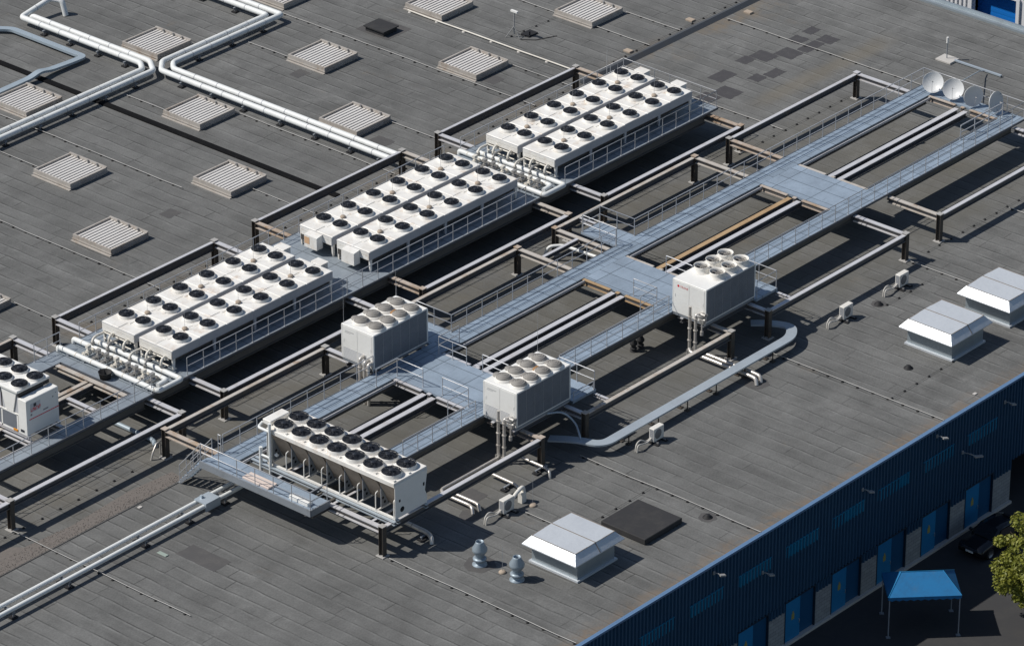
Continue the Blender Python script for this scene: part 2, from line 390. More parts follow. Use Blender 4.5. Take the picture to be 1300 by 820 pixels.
def leaf_mat():
    m,nt,b=nmat('leaf_green'); p=coords(nt); oi=nt.nodes.new('ShaderNodeNewGeometry')
    c=mix(nt,oi.outputs['Random Per Island'],(.16,.185,.024),(.31,.31,.05))
    c=mix(nt,mth(nt,'MULTIPLY',ramp(nt,noise(nt,p,.7,3),.4,.7),.4),c,(.09,.12,.018))
    nt.links.new(c,b.inputs['Base Color']); b.inputs['Roughness'].default_value=.55
    b.inputs['Subsurface Weight'].default_value=0
    tr=nt.nodes.new('ShaderNodeBsdfTranslucent'); nt.links.new(c,tr.inputs[0])
    mx=nt.nodes.new('ShaderNodeMixShader'); mx.inputs[0].default_value=.3
    out=nt.nodes['Material Output']; nt.links.new(b.outputs[0],mx.inputs[1]); nt.links.new(tr.outputs[0],mx.inputs[2]); nt.links.new(mx.outputs[0],out.inputs[0])
    return m
M['leaf']=leaf_mat()

# ---------------------------------------------------------------- ground and the warehouse itself
GZ=-7.95; WY=-25.95; XE=53.2; XW=-95.; YN=75.
mb=MB(); mb.box(-260,-320,GZ-.3,330,320,GZ); o=solo('ground',mb,M['asphalt'],'grey asphalt yard below the warehouse wall','ground'); o['kind']='structure'

wh=thing('warehouse_building','long flat roofed warehouse with grey felt roof and navy blue corrugated wall','warehouse',(0,WY,GZ))
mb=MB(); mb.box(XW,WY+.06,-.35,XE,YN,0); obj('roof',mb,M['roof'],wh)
def ribs(mb,x0,x1,z0,z1,y=WY,pitch=.29,d=.10):
    n=int(round((x1-x0)/pitch)); p=(x1-x0)/n; prof=[]
    for i in range(n):
        a=x0+i*p; prof+=[(a,y+.05),(a+p*.5,y+.05),(a+p*.6,y+.05-d),(a+p*.86,y+.05-d)]
    prof.append((x1,y+.05))
    v=[(x,yy,z0) for x,yy in prof]+[(x,yy,z1) for x,yy in prof]; k=len(prof)
    mb.add(v,[(i,i+1,k+i+1,k+i) for i in range(k-1)])
doors=[(.85+4.1*i,3.55+4.1*i) for i in range(-15,3)]
mb=MB(); ribs(mb,XW,XE,-5.2,-.02)
px=XW
for a,b_ in doors+[(13.5,23.5)]:
    if a-.02>px: ribs(mb,px,a-.02,-5.78,-5.2)
    px=b_+.02
ribs(mb,px,XE,-5.78,-5.2)
mb.box(XW,WY+.054,-5.19,XE,WY+.058,-.36)
mb.box(XE-.25,WY+.06,GZ,XE-.02,YN,-.36); mb.box(XW+.02,WY+.06,GZ,XW+.25,YN,-.36); mb.box(XW,YN-.25,GZ,XE,YN-.02,-.36)
obj('wall_cladding',mb,M['cladding'],wh)
mb=MB(); mb.box(XW,WY-.07,-.08,XE,WY+.055,.05); mb.box(XW,WY+.06,.004,XE,WY+.17,.05); obj('eaves_trim',mb,M['trim'],wh)
mb=MB(); mb.box(XW,WY-.16,GZ,13.5,WY+.3,GZ+.16); obj('plinth_kerb',mb,M['slab'],wh)
px=XW+.3
for a,b_ in doors:
    if a-px>.2:
        mb=MB(); mb.box(px,WY-.015,GZ+.16,a,WY+.3,-5.78); obj('block_panel',mb,M['block'],wh)
    px=b_
mb=MB(); mb.box(px,WY-.015,GZ+.16,13.45,WY+.3,-5.78); obj('block_panel',mb,M['block'],wh)
mb=MB(); mb.box(23.6,WY-.015,GZ,XE,WY+.3,-5.78); obj('block_panel',mb,M['block'],wh)
for a,b_ in doors:
    if b_<-34: continue
    mb=MB(); mb.box(a,WY-.03,-5.3,b_,WY+.2,-5.19); mb.box(a,WY-.03,GZ+.16,a+.07,WY+.2,-5.3); mb.box(b_-.07,WY-.03,GZ+.16,b_,WY+.2,-5.3)
    dr=obj('double_door',mb,M['frame'],wh)
    mid=a+1.36
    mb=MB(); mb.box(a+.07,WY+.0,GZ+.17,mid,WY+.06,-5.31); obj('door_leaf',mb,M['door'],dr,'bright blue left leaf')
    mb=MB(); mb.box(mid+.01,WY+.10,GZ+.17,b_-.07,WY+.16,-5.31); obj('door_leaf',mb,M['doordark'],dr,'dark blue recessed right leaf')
    mb=MB(); mb.box(a+.62,WY-.012,-6.55,a+.86,WY-.002,-6.2); mb.box(a+.69,WY-.018,-6.2,a+.79,WY-.002,-6.05); obj('notice',mb,M['yellow'],dr)
    mb=MB(); mb.tube([(mid-.1,WY-.0,-6.95),(mid-.1,WY-.06,-6.95),(mid-.1,WY-.06,-6.75),(mid-.1,WY,-6.75)],.012,6); obj('handle',mb,M['valve'],dr)
    if a>-8 or a<-8:
        mb=MB(); ribs(mb,a-.05,b_+.02,-2.42,-1.72,WY-.006)
        mb.box(a-.09,WY-.07,-1.72,b_+.06,WY+.02,-1.69)
        obj('window_panel',mb,M['window'],wh)
def wall_lamp(x,z,long=False):
    l=thing('wall_lamp','','lamp',(x,WY-.06,z)); k=1.5 if long else .75
    mb=MB(); mb.box(x-.06,WY-.12,z-.1,x+.06,WY-.06,z+.1)
    mb.tube(fillet([(x,WY-.1,z),(x,WY-.1-.3*k,z+.08),(x+.12*k,WY-.1-.5*k,z-.03)],.2),.03,6)
    obj('bracket',mb,M['lamp'],l)
    mb=MB(); c=Vector((x+.26*k,WY-.14-.5*k,z-.08*k)); mb.obox(c,Vector((.22*k,-.05,-.06*k)),Vector((.03,.09,0)),Vector((0,0,.045)))
    obj('lamp_head',mb,M['lamp'],l)
    return l
for x,z,lg,lab in [(-.8,-.95,False,'small wall lamp on the navy wall above the second blue window panel'),(5.95,-.45,False,'stubby wall lamp tucked just under the blue eaves trim'),
        (8.5,-2.55,True,'long armed wall lamp bent between two blue window panels'),(12.4,-.95,False,'wall lamp near the right end of the navy wall above the recess'),
        (-9.5,-2.3,False,'wall lamp low on the navy wall right of the eaves corner'),(-13.7,-.45,False,'wall lamp at the cut end of the navy wall beside the silver hood')]:
    wall_lamp(x,z,lg)['label']=lab
mb=MB(); mb.box(13.55,WY+3.2,GZ,23.5,WY+3.4,-5.2); mb.box(13.5,WY+.06,GZ,13.6,WY+3.2,-5.2); mb.box(23.45,WY+.06,GZ,23.55,WY+3.2,-5.2); mb.box(13.5,WY+.06,-5.19,23.5,WY+3.4,-5.1)
obj('loading_recess',mb,M['recess'],wh)
# kerbs and felt pieces laid on the roof belong to it
mb=MB(); mb.prism([(18.0,0.004),(18.55,0.004),(18.45,.24),(18.28,.24)],'x',27.8,XE-.6); obj('roof_upstand',mb,M['upstand'],wh)
mb=MB(); mb.prism([(5.30,.004),(5.76,.004),(5.74,.10),(5.32,.10)],'y',18.9,YN); obj('felt_ridge',mb,M['ridge'],wh)
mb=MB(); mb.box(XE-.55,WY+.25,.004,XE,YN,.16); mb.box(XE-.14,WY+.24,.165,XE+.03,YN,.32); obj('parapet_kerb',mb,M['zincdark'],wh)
def patch(x0,y0,x1,y1,m='patch',z=.006):
    pts=[]; n=7
    for (ax,ay),(bx,by) in (((x0,y0),(x1,y0)),((x1,y0),(x1,y1)),((x1,y1),(x0,y1)),((x0,y1),(x0,y0))):
        for k in range(n):
            q=k/n; j=.035
            pts.append((ax+(bx-ax)*q+random.uniform(-j,j),ay+(by-ay)*q+random.uniform(-j,j)))
    mb=MB(); mb.prism(pts,'z',.002,z); obj('felt_patch',mb,M[m],wh)
for q in [(33.8,11.75,35.5,12.9),(41.05,10.4,43.0,11.3),(43.1,10.1,44.2,11.3),(41.75,11.65,42.9,12.7),(39.55,10.55,40.95,12.0),(38.2,11.5,39.5,13.0),(37.0,12.3,38.15,13.2),(43.5,12.0,44.6,12.8),
          (36.5,9.6,37.9,10.5),(35.4,10.0,36.4,10.9),(32.2,9.7,33.6,11.3),(30.9,10.3,32.1,11.6)]: patch(*q)
for q in [(-31.4,-6.7,-30.1,-3.9),(16.5,32.6,17.6,33.5),(-3.4,24.5,-2.3,25.4),(24.0,22.5,25.1,23.4),(11.5,21.5,13.6,22.9),(14.6,-6.2,16.4,-5.0),(-17.4,-12.2,-15.9,-11.0)]: patch(*q,m='patch_old')
# stains of dark felt around roof penetrations
for c in [(-21.7,-16.7,.85),(-10.,-22.6,.5),(15.8,-14.5,.45),(3.55,-15.2,.7),(-18.2,-12.9,.6)]:
    mb=MB(); mb.add([(c[0]+c[2]*math.cos(a*PI/9)*(1+.08*math.sin(a*2.3)),c[1]+c[2]*math.sin(a*PI/9)*(1+.1*math.cos(a*1.7)),.006) for a in range(18)],[tuple(range(18))]); obj('felt_collar',mb,M['patch_old'],wh)
mb=MB(); mb.box(24.6,32.3,.002,27.0,35.1,.006); obj('felt_patch',mb,M['patch_old'],wh)

# gravel strip
mb=MB(); random.seed(3)
poly=[(-60,3.2),(-60,1.35),(-25.4,1.45),(-25.3,2.45),(-28.5,2.7),(-33,2.35),(-36.2,2.6),(-37.0,3.5),(-39.5,3.4)]
mb.add([(x,y,.008) for x,y in poly],[tuple(range(len(poly)))])
gs=solo('gravel_strip',mb,M['gravel'],'strip of loose brown gravel along a felt edge','gravel'); gs['kind']='stuff'
mb=MB()
for i in range(1500):
    x=random.uniform(-44,-25.4); y=random.uniform(1.42,2.5); 
    if random.random()<.3: y=random.uniform(1.42,1.9)
    r=random.uniform(.02,.045); a=random.uniform(0,6)
    v=[(x+r*math.cos(a+k*2.1),y+r*math.sin(a+k*2.1),.008) for k in range(3)]+[(x,y,.008+r*.9)]
    mb.add(v,[(0,1,3),(1,2,3),(2,0,3)])
st=obj('stones',mb,M['gravel'],gs)
mb=MB(); mb.box(-60,1.30,.002,-25.3,1.36,.02); obj('felt_edge_strip',mb,M['black_felt'],wh)

# neighbouring building beyond the far parapet
nb=thing('neighbour_building','white panelled building with blue roller door beyond the roof edge','building',(62,0,GZ))
mb=MB(); Y0,Y1=-45,45
op=[(8.55,12.2),(.8,4.4),(-7,-3.4),(16.3,20)]
cuts=sorted(op); y=Y0
for a,b_ in cuts:
    mb.box(62,y,GZ,62.3,a,1.5); mb.box(62,a,-2.75,62.3,b_,1.5); y=b_
mb.box(62,y,GZ,62.3,Y1,1.5); mb.box(62.3,Y0,GZ,75,Y0+.3,1.5); mb.box(62.3,Y1-.3,GZ,75,Y1,1.5); mb.box(62.3,Y0+.3,1.2,75,Y1-.3,1.48); mb.box(74.7,Y0+.3,GZ,75,Y1-.3,1.2)
obj('wall',mb,M['bwhite'],nb)
for a,b_ in op:
    mb=MB(); mb.box(62.75,a-.1,GZ,62.85,b_+.1,-2.6)
    for k in range(14): mb.box(62.74,a-.08,GZ+.3+k*.36,62.749,b_+.08,GZ+.52+k*.36)
    obj('roller_door',mb,M['bblue'],nb)
    for yy in (a-.28,b_+.02): 
        mb=MB(); mb.box(61.86,yy,GZ,61.995,yy+.26,-2.5); obj('door_post',mb,M['bwhite'],nb)
for k in range(9):
    mb=MB(); yy=12.75+k*.36; mb.box(61.9,yy,GZ,61.995,yy+.1,1.4); obj('wall_rib',mb,M['bwhite'],nb)

# ---------------------------------------------------------------- rear steel platform with the dry coolers
BT=1.75; DK=1.95
def column(par,x,y,mat='column',cap='plate'):
    mb=MB()
    for a,b_,c,d in ((-.15,-.15,.15,-.125),(-.15,.125,.15,.15)): mb.box(x+a,y+b_,.06,x+c,y+d,BT+.05)
    mb.box(x-.0125,y-.124,.06,x+.0125,y+.124,BT+.05)
    o=obj('column',mb,M[mat],par)
    mb=MB(); mb.bbox(x-.27,y-.27,.004,x+.27,y+.27,.06,.01); obj('base_plate',mb,M['plate'],o)
    mb=MB(); mb.box(x-.18,y-.18,BT+.052,x+.18,y+.18,BT+.09); obj('cap_plate',mb,M[cap],o)
def beam(par,p0,p1,mat='galv',d=.36,w=.3,top=BT):
    mb=MB(); mb.ibeam(p0,p1,top,d,w); obj('beam',mb,[M[mat],M['girder'] if mat=='girder' else M['web_shade']],par)
def deck(par,x0,y0,x1,y1,mat,z=DK,t=.15):
    mb=MB(); mb.box(x0,y0,z-t,x1,y1,z); obj('deck',mb,M[mat],par)
def fascia(par,x0,y0,x1,y1,side,z0=1.83,z1=1.97,m='edge'):
    """thin channel just outside a deck edge"""
    mb=MB(); e=.05
    if side=='-y': mb.box(x0,y0-e-.003,z0,x1,y0-.003,z1)
    if side=='+y': mb.box(x0,y0+.003,z0,x1,y0+e+.003,z1)
    if side=='-x': mb.box(x0-e-.003,y0,z0,x0-.003,y1,z1)
    if side=='+x': mb.box(x0+.003,y0,z0,x0+e+.003,y1,z1)
    obj('fascia',mb,M[m],par)

P1=thing('steel_platform','long rear steel platform on columns carrying the rows of white dry coolers','platform',(3.5,10.8,0))
YF,YB=4.45,17.85
c1=[-35.35,-22.45,-19.15,-6.2,-2.75,10.2,13.5,26.62]
for i,x in enumerate(c1):
    column(P1,x,YF,cap='rust' if i in (4,5,7) else 'plate'); column(P1,x,YB)
    beam(P1,(x,YF+.16),(x,YB-.16),['galv','galv','galv','galv','rust','galv_tan','galv','rust'][i] if i not in (5,) else 'galv_tan')
for a,b_ in ((-60,-35.5),(-35.2,-22.6),(-19.0,-6.35),(-2.6,10.05),(13.65,26.47)):
    beam(P1,(a,YF),(b_,YF),'galv',.36,.28); beam(P1,(a,YB),(b_,YB),'galv_tan' if a<-22 else 'galv',.55,.2)
    for y in (7.06,14.45): beam(P1,(a+.2,y),(b_-.2,y),'girder',.5,.2,BT+.004)
for y in (7.06,14.45):
    for a,b_ in ((-22.3,-19.3),(-6.05,-2.9),(10.35,13.35)): beam(P1,(a,y),(b_,y),'girder',.5,.2,BT+.004)
deck(P1,-19.65,6.95,27.45,14.62,'deck1')
deck(P1,-22.95,6.95,-19.655,14.62,'deck1'); deck(P1,-60,6.95,-22.955,7.85,'deck1'); deck(P1,-60,13.45,-22.955,14.62,'deck1')
fascia(P1,-60,6.95,27.45,6.95,'-y'); fascia(P1,-60,14.62,27.45,14.62,'+y'); fascia(P1,27.45,6.95,27.45,14.62,'+x')
fascia(P1,-60,7.85,-22.96,7.85,'+y'); fascia(P1,-60,13.45,-22.96,13.45,'-y'); fascia(P1,-22.955,7.95,-22.955,13.35,'-x')
for y,mt in ((10.55,'galv_tan'),(10.95,'galv_tan'),(8.05,'galv')):
    beam(P1,(-60,y),(-23.1,y),mt,.3,.26,DK-.16)
for x in (-33.2,-30.2,-27.9,-25.4): beam(P1,(x,8.25),(x,10.38),'galv',.3,.26,DK-.16); beam(P1,(x,11.1),(x,13.38),'galv',.3,.26,DK-.16)
mb=MB(); mb.ibeam((-23.3,7.9),(-23.3,13.4),DK-.01,.3,.3); obj('beam',mb,[M['galv_tan'],M['web_shade']],P1)
for x in [-16,-13,-10,0,3.5,7,16,19,22]: 
    mb=MB(); mb.ibeam((x,7.2),(x,14.3),BT+.004,.3,.2); obj('joist',mb,[M['girder'],M['girder']],P1)
# dim service trunking and pipes on the roof below the platform
mb=MB(); mb.tube([(-40,9.5,.5),(26,9.5,.5)],.2,8); mb.tube([(-40,12.2,.6),(26,12.2,.6)],.16,8); solo('service_pipes',mb,M['zincdark'],'pair of grey service pipes in the dark under the rear platform','pipe')

# guard rails -----------------------------------------------------------
railgroup='steel guard rails round the platforms'
def rail(pts,label,h=1.1,sp=1.3,z=DK,r=.027,mids=1,posts=True,ends=(True,True)):
    P=[Vector((p[0],p[1],p[2] if len(p)>2 else z)) for p in pts]
    g=thing('guard_rail',label,'railing',P[0],railgroup)
    H=Vector((0,0,h))
    mb=MB(); mb.tube([p+H for p in P],r,6); obj('top_rail',mb,M['rail'],g)
    for k in range(mids):
        mb=MB(); mb.tube([p+H*(.52-.0*k) for p in P],r*.8,6); obj('mid_rail',mb,M['rail'],g)
    done=[]
    for i in range(len(P)-1):
        d=P[i+1]-P[i]; n=max(1,round(d.length/sp))
        for k in range(n+1):
            q=P[i]+d*(k/n)
            if any((q-w).length<.2 for w in done): continue
            if (i==0 and k==0 and not ends[0]) or (i==len(P)-2 and k==n and not ends[1]): continue
            done.append(q)
            mb=MB(); mb.tube([q-Vector((0,0,.0)),q+H*.985],r*.92,6); mb.box(q.x-.05,q.y-.05,q.z+.001,q.x+.05,q.y+.05,q.z+.015); obj('post',mb,M['rail'],g)
    return g
rail([(-60,7.02),(-22.2,7.02)],'guard rail along the front of the rear platform beside the left chiller')
rail([(-19.4,7.02),(9.3,7.02)],'long guard rail along the front of the rear platform below the left coolers')
rail([(12.9,7.02),(27.4,7.02),(27.4,14.56),(11.9,14.56)],'guard rail wrapping the far right end of the rear platform')
rail([(10.4,14.56),(-20.4,14.56)],'guard rail along the rear edge behind the left and middle coolers')
rail([(-21.9,14.56),(-23.9,14.56)],'short guard rail stub behind the left end of the pipe headers')

# ---------------------------------------------------------------- dry coolers (long table type, twelve fans)
def fan_meshes(r=.44,h=.2,tag_=''):
    mb=MB(); mb.lathe([(r*1.12,.0),(r*1.10,.03),(r*1.04,h*.8),(r*1.02,h),(r*.99,h),(r*.98,.02)],seg=28)
    collar=mesh_of(mb,M['white'],'fan_collar'+tag_)
    mb=MB(); mb.disc((0,0,h*.62),r*.975,24,1)
    mb.lathe([(.0,h*.95),(r*.22,h*.95),(r*.24,h*.85),(r*.24,.02)],seg=14)
    for k in range(7):
        a=2*PI*k/7
        def P(rad,an,z): return (rad*math.cos(an),rad*math.sin(an),z)
        mb.add([P(r*.22,a-.28,h*.66),P(r*.22,a+.28,h*.95),P(r*.6,a+.42,h*.97),P(r*.92,a+.30,h*.95),P(r*.92,a-.10,h*.66),P(r*.6,a-.16,h*.66)],[(0,1,2,5),(5,2,3,4)])
    blades=mesh_of(mb,[M['fanblack'],M['fanhole']],'fan_blades'+tag_)
    mb=MB(); wr=.013
    for q,zz in ((.3,.10),(.44,.098),(.58,.09),(.70,.08),(.82,.066),(.92,.05),(1.0,.028)):
        mb.tube([(r*q*math.cos(2*PI*k/24),r*q*math.sin(2*PI*k/24),h+zz) for k in range(25)],wr,4,caps=False)
    for k in range(8):
        a=2*PI*k/8+.2
        mb.tube([(r*q*math.cos(a),r*q*math.sin(a),h+zz) for q,zz in ((.1,.105),(.6,.09),(.85,.06),(1.04,.01))],wr,4)
    mb.lathe([(0,h+.112),(r*.28,h+.105),(r*.3,h+.085)],seg=14)
    guard=mesh_of(mb,M['fanwire'],'fan_guard'+tag_)
    return collar,blades,guard
FAN=fan_meshes(.45,.17)
def add_fan(par,loc,F=FAN,rot=None):
    c=link('fan',F[0],par,loc)
    b=link('fan_blades',F[1],c,(0,0,0)); b.rotation_euler.z=random.uniform(0,6)
    link('fan_guard',F[2],c,(0,0,0))
    return c
def dry_cooler(label,loc,endbox):
    """local: x 0..13.05, y 0..2.58, z 0 at the deck"""
    t=thing('dry_cooler',label,'dry cooler',loc,'white twelve fan dry coolers on the rear platform')
    L,W,zb,zt=13.05,2.58,.78,1.3
    mb=MB()
    n=6; sp=L/n
    mb.box(0,0.004,zb,L,W-.004,zt-.03)                       # body
    for i in range(n):                                       # lid panels, each a touch different
        for j in range(2):
            dz=random.uniform(-.012,.012)
            mb.bbox(i*sp+.022,-.012 if j==0 else W/2+.018,zt-.03,(i+1)*sp-.022,W/2-.018 if j==0 else W+.012,zt+dz,.022)
        mb.box(i*sp+sp*.36,W*.5-.16,zt-.012,i*sp+sp*.64,W*.5+.16,zt+.022)
    lobj('casing',mb,M['white'],t)
    for s in (-1,1):                                         # side sheets
        y=-.022 if s<0 else W
        mb=MB(); mb.box(.02,y,zb-.02,L-.02,y+.018,zt-.04)
        for i in range(1,n): mb.box(i*sp-.04,y-.006,zb-.019,i*sp+.04,y+.024,zt-.041)
        lobj('side_sheet',mb,M['greyside'],t)
    for s in ((-.03,),(L,)):
        mb=MB(); x=s[0]
        mb.box(x,.03,zb+.26,x+.03,W-.03,zt-.05); mb.box(x,.03,zb-.02,x+.03,W-.03,zb+.235)
        lobj('end_sheet',mb,M['white'],t)
    mb=MB(); mb.box(-.033,-.026,zt-.052,L+.033,W+.026,zt-.036); lobj('lid_joint',mb,M['greyside'],t)
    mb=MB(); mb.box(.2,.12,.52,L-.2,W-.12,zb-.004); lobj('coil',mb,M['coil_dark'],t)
    for i in range(5):
        x=[.02,sp*1.5,sp*3,sp*4.5,L-.24][i]
        for y in (.0,W-.1):
            mb=MB(); mb.prism([(x,zb-.002),(x+.22,zb-.002),(x+.17,.004),(x+.05,.004)],'y',y,y+.1); lobj('leg',mb,M['greyside'] if 0<i<4 else M['white'],t)
    for i in range(n):
        x=(1.32 if not endbox=='left' else 1.38)+i*2.15
        for y in (W*.5-.66,W*.5+.66): add_fan(t,(x,y,zt+.005))
    if endbox=='right':
        mb=MB(); mb.bbox(L+.035,.95,.72,L+.62,1.75,zt+.0,.015); mb.box(L+.05,.93,zt+.0,L+.68,1.77,zt+.025); lobj('control_box',mb,M['white'],t)
    else:
        mb=MB(); mb.prism([(-.55,.38),(-.035,.38),(-.035,1.24),(-.55,1.16)],'y',.72,1.72); lobj('control_box',mb,M['white'],t)
        mb=MB(); mb.box(-.035,1.73,.40,-.025,W-.1,.75); lobj('gap_panel',mb,M['coil_dark'],t)
    return t
YR,YFR=10.88,7.92
specs=[(-19.65,YFR,'right','front left white dry cooler beside the lower pipe headers'),(-19.65,YR,'right','rear left white dry cooler behind the front left one'),
       (-3.48,YFR,'left','front middle white dry cooler with a sloped control box on its near end'),(-3.48,YR,'left','rear middle white dry cooler whose control box shows a tan panel'),
       (13.02,YFR,'right','front right white dry cooler at the far end of the platform'),(13.02,YR,'right','rear right white dry cooler nearest the tall lightning rod')]
for x,y,e,lab in specs:
    t=dry_cooler(lab,(x,y,DK),e)
    if x>-5 and x<0 and y==YR:
        mb=MB(); mb.box(-.56,1.30,.62,-.551,1.70,1.05); lobj('open_panel',mb,flat('tan_board',(.62,.40,.24),.7),t,(0,0,0))

# lightning rods on concrete bases; they only stand there
def rod(loc,h,label,base=True,r=.011,br=.17):
    t=thing('lightning_rod',label,'lightning rod',loc,'lightning rods')
    if base:
        mb=MB(); mb.lathe([(br,0.0),(br*1.02,.05),(br*.8,.11),(br*.25,.13),(.0,.13)],seg=16); lobj('base',mb,M['stone'],t)
    mb=MB(); mb.tube([(0,0,.1 if base else 0),(0,0,h)],[r,r*.7],5); lobj('rod',mb,M['rail'],t)
    return t
posn={-19.65:'left',-3.48:'middle',13.02:'right'}
for x in (-19.65,-3.48,13.02):
    for y,rw in ((YFR,'front'),(YR,'rear')):
        for k,xo in enumerate((2.32,6.62,10.92)):
            wh_=('near','centre','far')[k]
            rod((x+xo,y+1.29,DK+1.323),[1.25,1.1,1.3][k],f'thin rod on a beige stone at the {wh_} third of the {rw} {posn[x]} dry cooler')
rod((24.6,13.6,DK),2.9,'tall white tipped lightning rod at the far rear corner of the rear platform',base=False,r=.02)

# ---------------------------------------------------------------- pipe headers with valves
def manifold(dx,label):
    t=thing('pipe_manifold',label,'pipework',(-21.5+dx,10.5,DK),'pipe manifolds between the coolers')
    def X(v): return v+dx
    zc=DK+.25
    A=[(X(-22.1),14.5,DK+.02),(X(-22.1),14.5,zc),(X(-22.1),6.6,zc),(X(-20.25),6.6,zc),(X(-20.25),13.6,zc)]
    mb=MB(); mb.tube(fillet(A,.22,5),.15,12); obj('header_pipe',mb,M['pipe'],t)
    B=[(X(-20.85),14.55,DK+.02),(X(-20.85),14.55,zc),(X(-20.85),7.15,zc),(X(-21.6),7.15,zc-.05)]
    mb=MB(); mb.tube(fillet(B,.22,5),.15,12); obj('header_pipe',mb,M['pipe'],t)
    for x,y0,y1 in ((-22.1,6.8,14.),(-20.85,7.6,14.),(-20.25,6.8,13.2)):
        k=0; y=y0
        while y<y1:
            mb=MB(); mb.tube([(X(x),y-.03,zc),(X(x),y+.03,zc)],.163,12); obj('pipe_band',mb,M['pipe_cream'],t); y+=1.25
            mb=MB(); mb.box(X(x)-.1,y-.1-.6,DK+.002,X(x)+.1,y+.1-.6,zc-.12); obj('pipe_foot',mb,M['fascia'],t)
    for y0 in (7.92,10.88):                                   # four bends from the headers to each cooler
        for j,yo in enumerate((.28,.95,1.45,2.15)):
            hx=-20.25 if j%2==0 else -20.85
            y=y0+yo; top=DK+(.84 if j%2==0 else .72)
            mb=MB(); mb.tube(fillet([(X(hx),y,zc+.1),(X(hx),y,top),(X(hx)+.35,y+.12,top+.05),(X(-19.72),y+.2,top-.03),(X(-19.72),y+.2,DK+.62)],.25,5),.075,8); obj('branch_pipe',mb,M['pipe_cream'] if j!=1 else M['valve'],t)
            mb=MB(); mb.tube([(X(hx),y,zc+.22),(X(hx),y,zc+.27)],.12,10); mb.tube([(X(hx),y,zc+.30),(X(hx),y,zc+.34)],.12,10); obj('flange',mb,M['valve'],t)
        mb=MB()
        for q in (0,3): mb.tube([(X(-19.76),y0+.2,DK+.35+.12*q),(X(-19.76),y0+2.35,DK+.35+.12*q)],.045,6)
        obj('coil_header',mb,M['pipe_cream'],t)
    random.seed(int(40+dx))
    for k,y in enumerate((12.75,11.95,11.3,10.5,9.6,9.0,8.35,7.7)):  # valve trains between the two headers
        z=zc+.02
        mb=MB(); mb.tube([(X(-22.0),y,z),(X(-20.95),y,z)],.06,8)
        for xo in (-21.82,-21.58,-21.34,-21.12): mb.tube([(X(xo)-.03,y,z),(X(xo)+.03,y,z)],.165,10)
        mb.lathe([(0,-.16),(.14,-.13),(.18,0),(.14,.13),(0,.16)],(X(-21.46),y,z),10)
        mb.tube([(X(-21.46),y,z),(X(-21.46),y,z+.3)],.03,6); mb.box(X(-21.46)-.14,y-.1,z+.27,X(-21.46)+.14,y+.1,z+.46)
        obj('valve',mb,M['valve'] if k%3 else M['pipe_cream'],t)
    return t
manifold(0,'white pipe headers with grey valves at the near end of the left coolers')
manifold(32.65,'white pipe headers with grey valves between the middle and right coolers')
# tub on the deck
mb=MB(); mb.lathe([(.0,.03),(.28,.03),(.30,.0),(.38,.40),(.40,.42),(.36,.42),(.28,.06),(0,.06)],(-22.66,10.2,DK),20); solo('rubber_tub',mb,M['foam'],'round black rubber tub standing beside the left pipe headers','tub')

